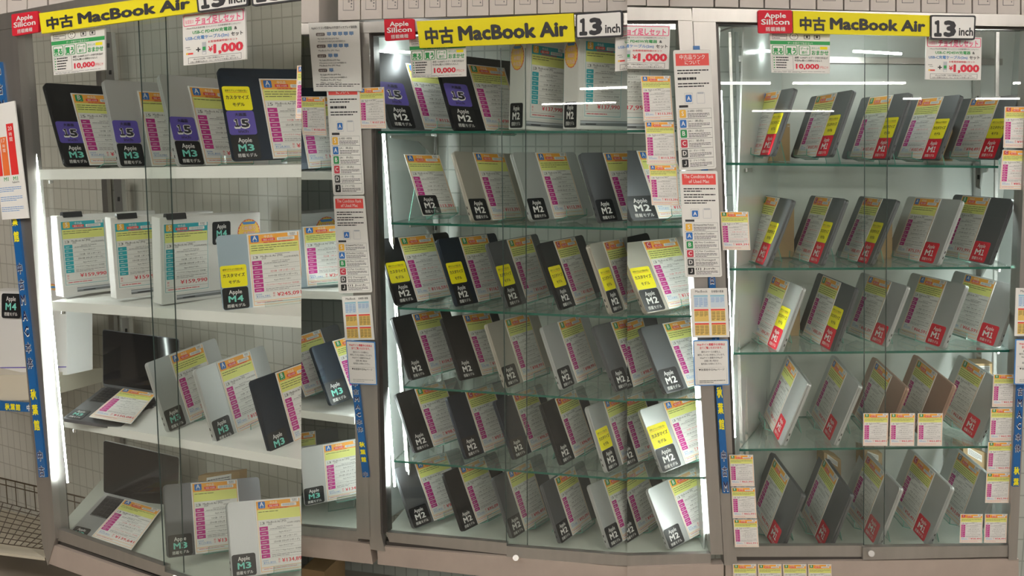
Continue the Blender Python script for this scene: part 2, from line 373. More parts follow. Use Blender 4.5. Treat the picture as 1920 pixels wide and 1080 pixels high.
# ------------------------------------------------------------------ pose of a rectangle from its four seen corners
def rotv(r):
    a = np.linalg.norm(r)
    if a < 1e-9: return np.eye(3)
    k = r / a; K = np.array([[0, -k[2], k[1]], [k[2], 0, -k[0]], [-k[1], k[0], 0]]); return np.eye(3) + math.sin(a) * K + (1 - math.cos(a)) * K @ K
def solve_pose(s, quad, W, H, side, lean=0.4, yaw=0.9, depth=0.2):
    q = np.array(quad, float).reshape(4, 2); L = np.array([(0, H), (W, H), (W, 0), (0, 0)])
    a = yaw * side; xa = np.array([math.cos(a), math.sin(a), 0]); bk = np.array([-math.sin(a), math.cos(a), 0])
    ya = np.array([0, 0, 1]) * math.cos(lean) + bk * math.sin(lean); za = np.cross(xa, ya); R0 = np.stack([xa, ya, za], 1)
    cpx = q.mean(0); n, d = PL[s]; ctr = ray(*cpx); Z = (d + depth) / (n @ ctr)
    def F(p):
        R = R0 @ rotv(p[:3]); c = ray(cpx[0] + p[3], cpx[1] + p[4]) * Z; e = math.exp(p[5])
        out = []
        for (u, v) in L:
            P = c + e * (R[:, 0] * (u - W / 2) + R[:, 1] * (v - H / 2)); out.append(proj(P))
        r = (np.array(out) - q).ravel(); return np.concatenate([r, [p[5] * 2.0]])
    p = np.zeros(6); lam = 1.0; r = F(p); c = r @ r
    for it in range(80):
        J = np.zeros((9, 6))
        for j in range(6):
            dp = p.copy(); h = 1e-4 if j not in (3, 4) else 1e-2; dp[j] += h; J[:, j] = (F(dp) - r) / h
        st = np.linalg.solve(J.T @ J + lam * np.diag(np.diag(J.T @ J) + 1e-6), -J.T @ r); p2 = p + st; r2 = F(p2); c2 = r2 @ r2
        if c2 < c:
            done = c - c2 < 1e-7; p, r, c = p2, r2, c2; lam = max(lam * .4, 1e-7)
            if done: break
        else: lam *= 4
    R = R0 @ rotv(p[:3]); e = math.exp(p[5]); ctr = ray(cpx[0] + p[3], cpx[1] + p[4]) * Z
    o = ctr - e * (R[:, 0] * W / 2 + R[:, 1] * H / 2)
    return o, R, e, math.sqrt(c / 8)
def fit_gap(s, o, R, e, corners, gap):
    """slides the rectangle along the line of sight until its nearest corner stands `gap` behind the glass"""
    n, d = PL[s]; k = max((d + gap) / (n @ (o + e * (R @ np.array(c)))) for c in corners); return o * k, e * k
def mw(o, R, e):
    M = Matrix.Identity(4)
    for i in range(3):
        for j in range(3): M[i][j] = R[i, j] * e
        M[i][3] = o[i] + C0[i]
    return M
# ------------------------------------------------------------------ laptop, stand
LM = {}
def slab_mesh(name, W, H, z0, z1, r, m, x0=0.0, y0=0.0):
    k = (name, W, H, z0, z1, r, m.name, x0, y0)
    if k in LM: return LM[k]
    bm = bmesh.new(); pts = rr_pts(x0, y0, x0 + W, y0 + H, r, 5)
    vb = [bm.verts.new((x, y, z0)) for x, y in pts]; f = bm.faces.new(vb)
    ex = bmesh.ops.extrude_face_region(bm, geom=[f]); bmesh.ops.translate(bm, verts=[v for v in ex['geom'] if isinstance(v, bmesh.types.BMVert)], vec=(0, 0, z1 - z0))
    bmesh.ops.recalc_face_normals(bm, faces=bm.faces)
    rim = [e for e in bm.edges if abs(e.verts[0].co.z - e.verts[1].co.z) < 1e-6]
    bmesh.ops.bevel(bm, geom=rim, offset=min(0.0012, (z1 - z0) * .35), segments=2, affect='EDGES')
    me = bpy.data.meshes.new(name); bm.to_mesh(me); bm.free(); me.materials.append(m); LM[k] = me; return me
def lapsize(big): return (0.340, 0.2376) if big else (0.304, 0.2125)
def laptop_parts(root, color, big, sec, side, ports=True):
    W, H = lapsize(big); m = LIDM[color]
    link('lid', slab_mesh('lid', W, H, -0.0045, 0.0, 0.011, m), root, None, sec)
    link('base', slab_mesh('base', W - .001, H - .001, -0.0145, -0.0054, 0.011, m, .0005, .0005), root, None, sec)
    link('hinge_seam', slab_mesh('hinge_seam', W - .006, H - .006, -0.0056, -0.0043, 0.009, BLACKP, .003, .003), root, None, sec)
    if ports:
        k = ('port',)
        if k not in LM: LM[k] = slab_mesh('port', 0.0085, 0.0030, 0, 0.0003, 0.0014, SLOT)
        for yy in (0.022, 0.040):
            if side < 0: M = Matrix(((0, 0, 1, W - .0006), (1, 0, 0, yy), (0, 1, 0, -0.0115), (0, 0, 0, 1)))
            else: M = Matrix(((0, 0, -1, .0004), (1, 0, 0, yy), (0, -1, 0, -0.0085), (0, 0, 0, 1)))
            link('charging_port', LM[k], root, M, sec)
def stand(s, M, x0, x1, zsh, label, group, sec, H=.2):
    """bent clear sheet: lip, ledge, back rest and rear foot, in world space from the laptop's pose"""
    o = np.array(M.translation); R = np.array(M.to_3x3()); e = np.linalg.norm(R[:, 0]); X, Yv, Zv = R[:, 0] / e, R[:, 1] / e, R[:, 2] / e
    P = lambda x, y, z: o + e * (X * x + Yv * y + Zv * z)
    back = -Zv.copy(); back[2] = 0; back /= np.linalg.norm(back)
    t = 0.003
    def prof(x):
        a = P(x, .016, .030); b = P(x, -.004, .024); c = P(x, -.004, -.019); d = P(x, .12, -.019)
        drop = max(d[2] - zsh, .03); f = d + back * drop * .28; f[2] = zsh + .002
        return [a, b, c, d, f]
    A, B = prof(x0), prof(x1); acc = Acc()
    for i in range(4):
        q = [A[i], B[i], B[i + 1], A[i + 1]]; n = np.cross(q[1] - q[0], q[3] - q[0]); n /= np.linalg.norm(n)
        V, F = prism(q, [v + n * t for v in q]); oo = len(acc.V); acc.V += V
        for k, f in enumerate(F): acc.F.append(tuple(j + oo for j in f)); acc.M.append(0 if k < 2 else 1)
    ob = mesh_obj('display_stand', acc.V, acc.F, ACRYL, None, sec, acc.M, [ACRYL, ACE])
    tag(ob, label, 'stand', group); return ob
ORD = ['first', 'second', 'third', 'fourth', 'fifth', 'sixth', 'seventh']
ROWN = {1: 'top', 2: 'second', 3: 'third', 4: 'fourth', 5: 'fifth', 6: 'bottom'}
CABN = {'A': 'far-left cabinet', 'S': 'first chart bay', 'B': 'middle cabinet', 'C': 'second chart bay', 'D': 'right cabinet'}
CNT = {}
SHELFZ = {}
def rise(s, px, py, off): return on(s, px, py, off)[2]
SEED = [100]
def laptop(s, row, quad, ext, color, stk, rank, price, big=False, chip='M2', year='2022', custom=None, gap=0.03, ram='8GB', ssd='256GB', lid=True, notes=2, sw=None, cardon=True):
    side = -1 if s == 'D' else 1
    k = (s, row); i = CNT.get(k, 0); CNT[k] = i + 1; SEED[0] += 1
    o, R, e, err = solve_pose(s, quad, CW, CH, side, yaw=.7 if s == 'A' else .9)
    W, H = lapsize(big); W_ = W; lx = -ext * CW
    if not lid: W, H, lx = CW, CH, 0
    o, e = fit_gap(s, o, R, e, [(lx, 0, 0), (lx + W, 0, 0), (lx, H, 0), (lx + W, H, 0)], gap)
    M = mw(o + e * (R @ np.array([lx, 0, 0])), R, e)
    zs = SHELFZ.get(k)
    lowest = min((M @ Vector(c)).z for c in ((0, 0, 0), (W, 0, 0), (0, 0, -.015), (W, 0, -.015)))
    if zs is not None and lowest < zs - .008: M = Matrix.Translation((0, 0, zs - .008 - lowest)) @ M
    where = '%s on %s shelf of %s' % (ORD[i], ROWN[row], CABN[s])
    if row == 6 or (s == 'D' and row == 5) or (s in 'AS' and row == 4): where = '%s on floor of %s' % (ORD[i], CABN[s])
    if custom is None: custom = 'c' in stk
    if lid:
        root = empty('laptop', mw=M)
        look = {'c': 'a yellow sticker', 'p': 'a purple sticker'}; ex = ' with ' + look[[q for q in ('c', 'p') if q in stk][0]] if ('c' in stk or 'p' in stk) else ''
        tag(root, '%s closed laptop%s, %s' % (CNAME[color], ex, where), 'laptop', 'closed laptops in the display cabinets')
        laptop_parts(root, color, big, s, side)
    sd = sw or ((.072, .062) if s in 'AS' else (.078, .066)); bx = .002 if side > 0 else min(-lx + CW + .001, W - sd[0] - .002)
    # the card
    C = M @ Matrix.Translation((-lx, .0005, .0016))
    if cardon:
        sh = card_sheet(rank, price, '15' if big else '13', chip, year, '¥%d,%03d' % (random.randint(60, 150), random.choice((800, 90, 980))), ram, ssd, custom, False, notes, SEED[0])
        c = link('price_card', sh.mesh('price_card'), None, C, s)
        tag(c, 'orange %s-grade price card on %s, %s' % (rank, '%s laptop' % CNAME[color] if lid else 'bare stand', where), 'price card', 'price cards standing on the shelves')
    host = root if lid else c
    y = 0.002
    for q in stk:
        kind = {'1': 'M1', '2': 'M2', '3': 'M3', '4': 'M4'}.get(q, q)
        sticker(host, kind, bx if lid else .0, y, sd[0], sd[1], .0005 if lid else .0022, s); y += sd[1] + .001
    if zs is not None and row not in (99,):
        a = -lx + .03
        st = stand(s, M, a if side > 0 else a, a + .10, zs, 'clear stand under %s, %s' % ('%s laptop' % CNAME[color] if lid else 'lone price card', where), 'clear acrylic display stands', s)
    return M
# ------------------------------------------------------------------ cabinets
def at_z(s, px, z, off):
    n, d = PL[s]; k = (px - 960) / FOC
    A = np.array([RT - k * FW, n, [0, 0, 1.0]]); return np.linalg.solve(A, np.array([0, d + off, z - EYE])) + C0
def panel(name, s, p0, p1, z0, z1, m, parent=None, t=0.006, sec=None, uvs=True, tiles=False):
    """upright panel between two points (pixel column, depth behind the front)"""
    a0 = at_z(s, p0[0], z0, p0[1]); a1 = at_z(s, p1[0], z0, p1[1]); b1 = a1 + [0, 0, z1 - z0]; b0 = a0 + [0, 0, z1 - z0]
    n = np.cross(a1 - a0, [0, 0, 1.0]); n /= np.linalg.norm(n)
    if n @ (a0 - C0) < 0: n = -n
    V, F = prism([a0, a1, b1, b0], [v + n * t for v in (a0, a1, b1, b0)]); L = np.linalg.norm(a1 - a0)
    uv = [(0, z0), (L, z0), (L, z1), (0, z1)] * 2 if tiles else None
    return mesh_obj(name, V, F, m, parent, sec, uv=uv)
def shelf(s, row, fl, fr, bl, br, thick, mats, parent, name='glass_shelf', depth=.44, topmost=None, f_off=.02):
    """fl, fr: seen ends (px, py) of the front top edge; bl, br: pixel columns of the back corners"""
    A = on(s, fl[0], fl[1], f_off); B = on(s, fr[0], fr[1], f_off); za, zb = A[2], B[2]
    Cc = at_z(s, br, zb, depth); D = at_z(s, bl, za, depth); dz = np.array([0, 0, thick])
    V, F = prism([A, B, Cc, D], [p - dz for p in (A, B, Cc, D)])
    SHELFZ[(s, row)] = min(za, zb) if s != 'A' else (za + zb) / 2
    return mesh_obj(name, V, F, None, parent, s, [0, 0, 1, 1, 1, 1], mats)
def bracket(s, px_f, px_b, z, parent, m=ALUL, front=.10, drop=.085):
    a = at_z(s, px_f, z, front); b = at_z(s, px_b, z, .43); c = at_z(s, px_b, z - drop, .43); d = b * .62 + a * .38 - np.array([0, 0, .022]); e = a - np.array([0, 0, .012])
    n = np.array([1, 0, 0]); V, F = prism([a, b, c, d, e], [p + n * .006 for p in (a, b, c, d, e)]); return mesh_obj('shelf_bracket', V, F, m, parent, s)
def upright(s, x0, y0, x1, y1, off, wpx, parent, n_slots=14, m=ALUL):
    acc = Acc(); acc.add(px_prism(s, [(x0, y0), (x0 + wpx, y0), (x1 + wpx, y1), (x1, y1)], off, off + .02))
    for i in range(n_slots):
        f = (i + .5) / n_slots; x = x0 + (x1 - x0) * f + wpx * .36; y = y0 + (y1 - y0) * f
        acc.add(px_prism(s, [(x, y - 4), (x + wpx * .3, y - 4), (x + wpx * .3, y + 4), (x, y + 4)], off - .001, off + .004), 1)
    return mesh_obj('slotted_upright', acc.V, acc.F, None, parent, s, acc.M, [m, SLOT])
def tube(s, x0, y0, x1, y1, off, parent, r=.0042, name='tube_light', m=TUBE):
    V, F = bar_lines(on(s, x0, y0, off), on(s, x1, y1, off), r, 8); return mesh_obj(name, V, F, m, parent, s)
def pane(s, quad, off, parent):
    g = px_part('glass_door', s, quad, off, off + .004, GLASS, parent, s); return g
def door_edge(s, x0, y0, x1, y1, off, parent, w=1.2):
    return px_part('door_glass_edge', s, [(x0, y0), (x0 + w, y0), (x1 + w, y1), (x1, y1)], off - .0006, off + .0018, EDGED, parent, s)
def cab(s, label, px, py):
    c = empty('display_cabinet', on(s, px, py, .2)); c.location.z = 0.0; tag(c, label, 'display cabinet', 'glass display cabinets'); return c
F2 = .04
# far-left cabinet
cA = cab('A', 'aluminium glass cabinet with white metal shelves at the far left', 300, 700)
px_part('post', 'A', [(-10, 50), (30, 44), (104, 1010), (89, 1060), (79, 1018)], -.02, F2, ALU, cA, 'A')
px_part('post_channel', 'A', [(30, 60), (35, 60), (110, 1010), (104, 1010)], .0, .05, DARKM, cA, 'A')
px_part('top_rail', 'A', [(-40, 34), (600, -86), (600, -56), (-40, 64)], -.0235, F2+.003, ALU, cA, 'A')
px_part('top_channel', 'A', [(-10, 60), (600, -58), (600, -50), (-10, 68)], .0, .05, DARKM, cA, 'A')
px_part('door_frame', 'A', [(104, 990), (309, 1062), (309, 1082), (104, 1012)], -.005, .02, ALU, cA, 'A')
px_part('door_frame', 'A', [(309, 1072), (600, 1160), (600, 1190), (309, 1094)], -.012, .012, ALU, cA, 'A')
px_part('bottom_track', 'A', [(104, 1012), (600, 1190), (600, 1200), (104, 1022)], .0, .05, DARKM, cA, 'A')
px_part('base_panel', 'A', [(89, 1018), (600, 1195), (600, 1240), (89, 1056)], -.0165, .033, ALUB, cA, 'A')
zA = on('A', 105, 990, .03)[2]
shelf('A', 4, (100, 1001), (600, 1170), 196, 640, .02, [FLOORP, FLOORP], cA, 'cabinet_floor', .58, f_off=.03)
shelf('A', 1, (75, 318), (600, 308), 196, 640, .038, [WHITE, WHITE], cA, 'metal_shelf', .34)
shelf('A', 2, (97, 565), (600, 596), 205, 640, .036, [WHITE, WHITE], cA, 'metal_shelf', .34)
shelf('A', 3, (120, 786), (600, 868), 222, 640, .032, [WHITE, WHITE], cA, 'metal_shelf', .34)
upright('A', 193, 60, 212, 312, .54, 15, cA, 5); upright('A', 213, 336, 226, 560, .54, 14, cA, 3); upright('A', 228, 596, 240, 790, .54, 13, cA, 4)
px_part('back_stile', 'A', [(176, 60), (186, 60), (232, 975), (222, 975)], .58, .60, ALU, cA, 'A')
tube('A', 57, 180, 127, 905, .022, cA, r=.0035)
pane('A', [(43, 60), (311, 10), (345, 1074), (116, 1000)], .008, cA); pane('A', [(258, 22), (600, -50), (600, 1165), (307, 1062)], .002, cA)
door_edge('A', 258, 30, 307, 1063, .0, cA); door_edge('A', 309, 20, 344, 1074, .006, cA)
for x, y in ((96, 338), (119, 582), (141, 804)):
    V, F = bar_lines(on('A', x, y, .04), on('A', x, y + 6, .04), .008, 10); mesh_obj('shelf_peg', V, F, ALUL, cA, 'A')
V, F = bar_lines(on('A', 327, 1084, -.012), on('A', 327, 1084, -.035), .01, 14); mesh_obj('door_lock', V, F, ALUL, cA, 'A')
tube('A', 148, 64, 188, 57, .28, cA)  # unseen top tube, added to brighten this cabinet
# narrow bay beside it
cS = cab('S', 'narrow bay of a glass cabinet behind the posted charts', 630, 700)
px_part('post', 'S', [(655, 60), (668, 60), (695, 1012), (669, 1010)], -.02, F2, ALU, cS, 'S')
px_part('base_panel', 'S', [(560, 1006), (693, 1020), (699, 1058), (560, 1042)], -.0165, .033, ALUB, cS, 'S')
px_part('door_frame', 'S', [(560, 986), (670, 996), (672, 1016), (560, 1004)], -.005, .02, ALU, cS, 'S')
px_part('top_rail', 'S', [(560, 44), (668, 42), (668, 62), (560, 65)], -.0235, F2+.003, ALU, cS, 'S')
shelf('S', 4, (555, 984), (672, 996), 560, 700, .02, [FLOORP, FLOORP], cS, 'cabinet_floor', .5)
shelf('S', 1, (555, 322), (690, 322), 560, 720, .03, [WHITE, WHITE], cS, 'metal_shelf', .34)
shelf('S', 2, (555, 545), (690, 548), 560, 720, .03, [WHITE, WHITE], cS, 'metal_shelf', .34)
shelf('S', 3, (555, 768), (664, 782), 560, 700, .03, [WHITE, WHITE], cS, 'metal_shelf', .34)
tube('S', 662, 330, 690, 960, .06, cS, m=TUBE2)  # hidden tube, added behind the post to light the bay
pane('S', [(556, 60), (662, 60), (670, 996), (556, 985)], .004, cS)
# middle cabinet
cB = cab('B', 'aluminium glass cabinet with glass shelves in the middle', 950, 700)
px_part('post', 'B', [(668, 60), (692, 60), (714, 1000), (722, 1034), (694, 1030)], -.02, F2, ALU, cB, 'B')
px_part('post_channel', 'B', [(690, 66), (700, 66), (726, 1000), (714, 1000)], .0, .05, DARKM, cB, 'B')
px_part('top_rail', 'B', [(640, 43), (1182, 24), (1182, 46), (640, 63)], -.0235, F2+.003, ALU, cB, 'B')
px_part('top_channel', 'B', [(690, 62), (1182, 45), (1182, 50), (690, 68)], .0, .05, DARKM, cB, 'B')
px_part('door_frame', 'B', [(724, 998), (950, 1018), (950, 1040), (730, 1016)], -.003, .02, ALU, cB, 'B')
px_part('door_frame', 'B', [(950, 1024), (1182, 1042), (1182, 1062), (950, 1046)], -.014, .010, ALU, cB, 'B')
px_part('bottom_track', 'B', [(724, 1014), (950, 1038), (1182, 1058), (1182, 1066), (950, 1050), (724, 1026)], .0, .05, DARKM, cB, 'B')
px_part('base_panel', 'B', [(708, 1024), (1182, 1064), (1182, 1112), (708, 1058)], -.0165, .033, ALUB, cB, 'B')
shelf('B', 6, (722, 997), (1190, 1043), 790, 1190, .02, [FLOORP, FLOORP], cB, 'cabinet_floor', .5)
GE = [SHELFG, EDGE]
for row, fl, fr in ((1, (697, 246), (1190, 245)), (2, (733, 417), (1190, 428)), (3, (745, 576), (1190, 595)), (4, (757, 724), (1190, 752)), (5, (738, 863), (1190, 899))):
    shelf('B', row, fl, fr, 800, 1190, .008, GE, cB); z = SHELFZ[('B', row)] - .01; bracket('B', fl[0] + 34, 812, z, cB)
panel('side_panel', 'B', (704, .06), (806, .46), on('B', 722, 997, .02)[2], 2.43, SIDEP, cB, sec='B')
upright('B', 716, 250, 762, 900, .12, 6, cB, 22); upright('B', 806, 90, 822, 990, .44, 10, cB, 20)
tube('B', 689, 225, 740, 912, .05, cB)
tube('B', 735, 96, 795, 100, .22, cB)
pane('B', [(692, 66), (988, 56), (988, 1024), (724, 998)], .012, cB); pane('B', [(938, 56), (1190, 48), (1190, 1043), (948, 1020)], .002, cB)
door_edge('B', 938, 90, 949, 1020, .0, cB, 1.5); door_edge('B', 984, 90, 988, 1024, .012, cB, 1.5)
V, F = bar_lines(on('B', 967, 1046, -.016), on('B', 967, 1046, -.04), .011, 14); mesh_obj('door_lock', V, F, ALUL, cB, 'B')
# bay right of it
cC = cab('C', 'narrow glass bay right of the middle cabinet', 1250, 700)
px_part('post', 'C', [(1270, 20), (1297, 20), (1356, 1040), (1333, 1040)], -.02, F2, ALU, cC, 'C')
px_part('top_rail', 'C', [(1170, 13), (1296, 16), (1298, 38), (1170, 38)], -.0235, F2+.003, ALU, cC, 'C')
px_part('top_channel', 'C', [(1170, 38), (1272, 38), (1272, 44), (1170, 44)], .0, .05, DARKM, cC, 'C')
px_part('door_frame', 'C', [(1170, 1042), (1333, 1038), (1333, 1060), (1170, 1062)], -.005, .02, ALU, cC, 'C')
px_part('base_panel', 'C', [(1170, 1064), (1357, 1058), (1357, 1110), (1170, 1112)], -.0165, .033, ALUB, cC, 'C')
shelf('C', 6, (1160, 1041), (1333, 1038), 1160, 1300, .02, [FLOORP, FLOORP], cC, 'cabinet_floor', .5)
for row, y, xr in ((1, 244, 1268), (2, 424, 1296), (3, 592, 1305), (4, 748, 1315), (5, 895, 1325)):
    shelf('C', row, (1160, y), (xr, y - 1), 1160, xr - 20, .008, GE, cC)
panel('side_panel', 'C', (1318, .06), (1288, .46), on('C', 1250, 1040, .02)[2], 2.40, SIDEP, cC, sec='C')
tube('C', 1276, 240, 1322, 1000, .05, cC, m=TUBE2)
pane('C', [(1165, 40), (1273, 40), (1333, 1038), (1165, 1041)], .004, cC)
# right cabinet
cD = cab('D', 'aluminium glass cabinet with glass shelves at the right', 1640, 700)
px_part('post', 'D', [(1298, 18), (1341, 18), (1381, 1044), (1383, 1060), (1358, 1060)], -.02, F2, ALU, cD, 'D')
px_part('post_channel', 'D', [(1341, 46), (1347, 46), (1385, 1020), (1381, 1040)], .0, .05, DARKM, cD, 'D')
px_part('post', 'D', [(1931, 40), (1953, 40), (1907, 1050), (1891, 1050)], -.02, F2, ALU, cD, 'D')
px_part('top_rail', 'D', [(1298, 15), (1940, 28), (1940, 50), (1298, 40)], -.0235, F2+.003, ALU, cD, 'D')
px_part('top_channel', 'D', [(1340, 39), (1935, 49), (1935, 56), (1340, 46)], .0, .05, DARKM, cD, 'D')
px_part('door_frame', 'D', [(1380, 1024), (1622, 1023), (1622, 1044), (1380, 1044)], -.003, .02, ALU, cD, 'D')
px_part('door_frame', 'D', [(1618, 1026), (1891, 1023), (1891, 1044), (1618, 1050)], -.014, .010, ALU, cD, 'D')
px_part('bottom_track', 'D', [(1380, 1042), (1891, 1041), (1891, 1050), (1380, 1056)], .0, .05, DARKM, cD, 'D')
px_part('base_panel', 'D', [(1360, 1055), (1910, 1048), (1910, 1104), (1360, 1104)], -.0165, .033, ALUB, cD, 'D')
shelf('D', 5, (1382, 1050), (1890, 1048), 1436, 1838, .02, [FLOORP, FLOORP], cD, 'cabinet_floor', .455, f_off=.03)
for row, fl, fr in ((1, (1362, 305), (1872, 311)), (2, (1367, 503), (1895, 500)), (3, (1376, 661), (1893, 656)), (4, (1386, 842), (1858, 836))):
    shelf('D', row, fl, fr, 1436, 1838, .008, GE, cD); z = SHELFZ[('D', row)] - .01; bracket('D', fl[0] + 36, 1434, z, cD); bracket('D', fr[0] - 22, 1836, z, cD)
zf = on('D', 1500, 1049, .03)[2]
panel('back_panel', 'D', (1420, .46), (1850, .46), zf, 2.43, BACKP, cD)
panel('side_panel', 'D', (1362, .06), (1434, .455), zf, 2.43, SIDEP, cD); panel('side_panel', 'D', (1896, .06), (1838, .455), zf, 2.43, SIDEP, cD)
upright('D', 1411, 100, 1432, 840, .42, 9, cD, 19); upright('D', 1828, 60, 1832, 1000, .43, 10, cD, 19)
px_part('corner_rail', 'D', [(1366, 60), (1371, 60), (1398, 1015), (1392, 1015)], .10, .11, ALUL, cD); px_part('corner_rail', 'D', [(1378, 60), (1384, 60), (1408, 1015), (1402, 1015)], .20, .21, ALUL, cD)
px_part('corner_rail', 'D', [(1868, 60), (1874, 60), (1866, 1015), (1860, 1015)], .24, .25, ALUL, cD)
px_part('top_stretcher', 'D', [(1380, 104), (1880, 110), (1880, 122), (1380, 116)], .44, .455, ALU, cD)
tube('D', 1352, 170, 1378, 820, .055, cD, r=.003); tube('D', 1908, 340, 1893, 960, .055, cD)
tube('D', 1399, 95, 1450, 96, .22, cD); tube('D', 1600, 96, 1690, 101, .22, cD)
pane('D', [(1344, 46), (1664, 50), (1658, 1024), (1380, 1024)], .012, cD); pane('D', [(1621, 50), (1932, 56), (1892, 1022), (1619, 1024)], .002, cD)
door_edge('D', 1621, 100, 1619, 1024, .0, cD, 1.3); door_edge('D', 1665, 100, 1657, 1022, .012, cD, 1.3)
V, F = bar_lines(on('D', 1634, 1038, -.016), on('D', 1634, 1038, -.04), .011, 14); mesh_obj('door_lock', V, F, ALUL, cD)
V = []; acc = Acc()
pts = [on('D', x, y, .05) for x, y in ((1341, 66), (1352, 58), (1366, 53), (1382, 50), (1398, 49), (1422, 46))]
for a, b in zip(pts, pts[1:]): acc.add(bar_lines(a, b, .0028, 8))
mesh_obj('lamp_cable', acc.V, acc.F, mat('cable_grey', (.35, .35, .34)), cD)

# ------------------------------------------------------------------ room
def struct(o): o['kind'] = 'structure'; return o
acc = Acc(); acc.add(box_vf(-14, 14, -30, 6, -.02, 0)); struct(mesh_obj('floor', acc.V, acc.F, mat('floor_vinyl', (.45, .40, .34), .35, noise=.08, nscale=3)))
acc = Acc(); acc.add(box_vf(-14, 14, -30, 6, 3.11, 3.16)); struct(mesh_obj('ceiling', acc.V, acc.F, mat('ceiling_board', (.62, .60, .56), .8)))
struct(panel('wall_back', 'A', (-80, .62), (640, .62), 0.0, 3.1, TILEA, None, .03, 'A', tiles=True))
struct(panel('wall_back', 'B', (500, .64), (1260, .64), 0.0, 3.1, TILEB, None, .03, 'B', tiles=True))
struct(panel('wall_back', 'C', (1100, .66), (1990, .66), 0.0, 3.1, TILEB, None, .03, 'C', tiles=True))
# ceiling lamps: far ones mirror in the panes, near ones added for brightness
SHOPW = mat('shop_wall', (.30, .28, .26), .8, noise=.25, nscale=.6)
for nm, b_ in (('wall_left', (-14.1, -14, -30, 6)), ('wall_right', (14, 14.1, -30, 6)), ('wall_front', (-14, 14, -30.1, -30)), ('wall_rear', (-14, 14, 6, 6.1))):
    acc = Acc(); acc.add(box_vf(*b_, 0, 3.11)); struct(mesh_obj(nm, acc.V, acc.F, SHOPW))
k = 0
for (x0, x1, y) in ((-5.2, -3.6, 1.2), (-3.6, -2.0, 1.9), (-2.0, -.4, .6), (1.0, 2.6, .9), (3.6, 5.2, 1.2), (-3.4, -1.8, -2.4), (0.2, 1.8, -2.4), (3.4, 5.0, -2.4), (3.05, 4.35, -9.9), (4.7, 6.6, -9.9), (7.0, 9.4, -22), (8.6, 9.0, -15), (10.2, 11.6, -15),
                    (-6.4, -4.8, -9.9), (.2, 1.8, -9.9), (-10, -8, -15), (8.4, 9.6, -9.9)):
    L = empty('ceiling_light', ((x0 + x1) / 2, y, 3.02)); k += 1
    tag(L, 'strip light, %s of the mirrored and added lamps on the shop ceiling' % ('first second third fourth fifth sixth seventh eighth ninth tenth eleventh twelfth thirteenth fourteenth fifteenth sixteenth seventeenth'.split()[k - 1]), 'ceiling light', 'shop ceiling strip lights')
    a = Acc(); a.add(box_vf(x0, x1, y - .03, y + .03, 3.06, 3.11)); mesh_obj('lamp_housing', a.V, a.F, WHITE, L)
    a = Acc(); a.add(box_vf(x0 + .02, x1 - .02, y - .045, y + .045, 3.025, 3.06)); mesh_obj('lamp_diffuser', a.V, a.F, LAMP, L)
# ------------------------------------------------------------------ laptops and price cards (card corners TL TR BR BL as seen)
def q(*a): return a
# far-left cabinet
laptop('A', 1, q(132,178, 223,180, 259,312, 168,311), .46, 'black', '3p', 'B', '¥165,091', True, 'M3', '2024', ram='16GB', ssd='512GB', notes=3)
laptop('A', 1, q(257,172, 347,174, 375,312, 285,311), .62, 'silver', '3p', 'A', '¥148,091', True, 'M3', '2024', notes=1)
laptop('A', 1, q(352,162, 443,168, 476,310, 386,310), .52, 'silver', '3p', 'A', '¥152,091', True, 'M3', '2024', ram='16GB', notes=1)
laptop('A', 1, q(485,149, 584,148, 611,295, 512,297), .70, 'navy', '3pc', 'A', '¥153,091', True, 'M3', '2024', ram='16GB', notes=3)
laptop('A', 2, q(462,440, 561,432, 571,567, 475,577), .56, 'skyblue', '4c', 'A', '¥245,091', False, 'M4', '2025', ram='32GB', ssd='1000GB', notes=3)
laptop('A', 3, q(317,671, 378,645, 417,768, 356,794), .60, 'silver', '3', 'A', '¥150,091', False, 'M3', '2024', ram='16GB', ssd='512GB', notes=3)
laptop('A', 3, q(406,686, 467,660, 506,792, 445,818), .58, 'silver', '3', 'A', '¥150,091', False, 'M3', '2024', ram='16GB', ssd='512GB', notes=2)
laptop('A', 3, q(516,702, 580,675, 617,811, 553,838), .62, 'navy', '3', 'B', '¥138,091', False, 'M3', '2024', notes=3)
laptop('A', 4, q(357,907, 445,898, 454,1029, 367,1039), .55, 'grey', '3', 'A', '¥134,891', False, 'M3', '2024', ram='16GB', notes=1)
laptop('A', 4, q(477,940, 562,931, 575,1066, 488,1077), .57, 'silver', '3', 'A', '¥134,891', False, 'M3', '2024', ram='16GB', notes=1)
# narrow bay
laptop('S', 1, q(555,183, 642,180, 665,312, 578,316), .70, 'navy', '', 'A', '¥153,091', True, 'M3', '2024', ram='16GB')
laptop('S', 2, q(567,427, 655,421, 665,531, 577,539), .56, 'skyblue', '', 'A', '¥245,091', False, 'M4', '2025', ram='32GB', custom=True, notes=3)
laptop('S', 3, q(533,640, 600,617, 639,721, 572,744), .55, 'grey', '', 'A', '¥150,091', False, 'M3', '2024', gap=.05)
laptop('S', 3, q(623,641, 680,622, 717,727, 660,746), .66, 'navy', '3', 'B', '¥138,091', False, 'M3', '2024', notes=3, sw=(.085, .078))
laptop('S', 4, q(538,815, 591,808, 598,900, 546,910), .20, 'grey', '', 'A', '¥134,891', False, 'M3', '2024', gap=.14)
laptop('S', 4, q(605,835, 678,822, 687,926, 613,941), .56, 'silver', '3', 'A', '¥134,891', False, 'M3', '2024', ram='16GB', notes=1)
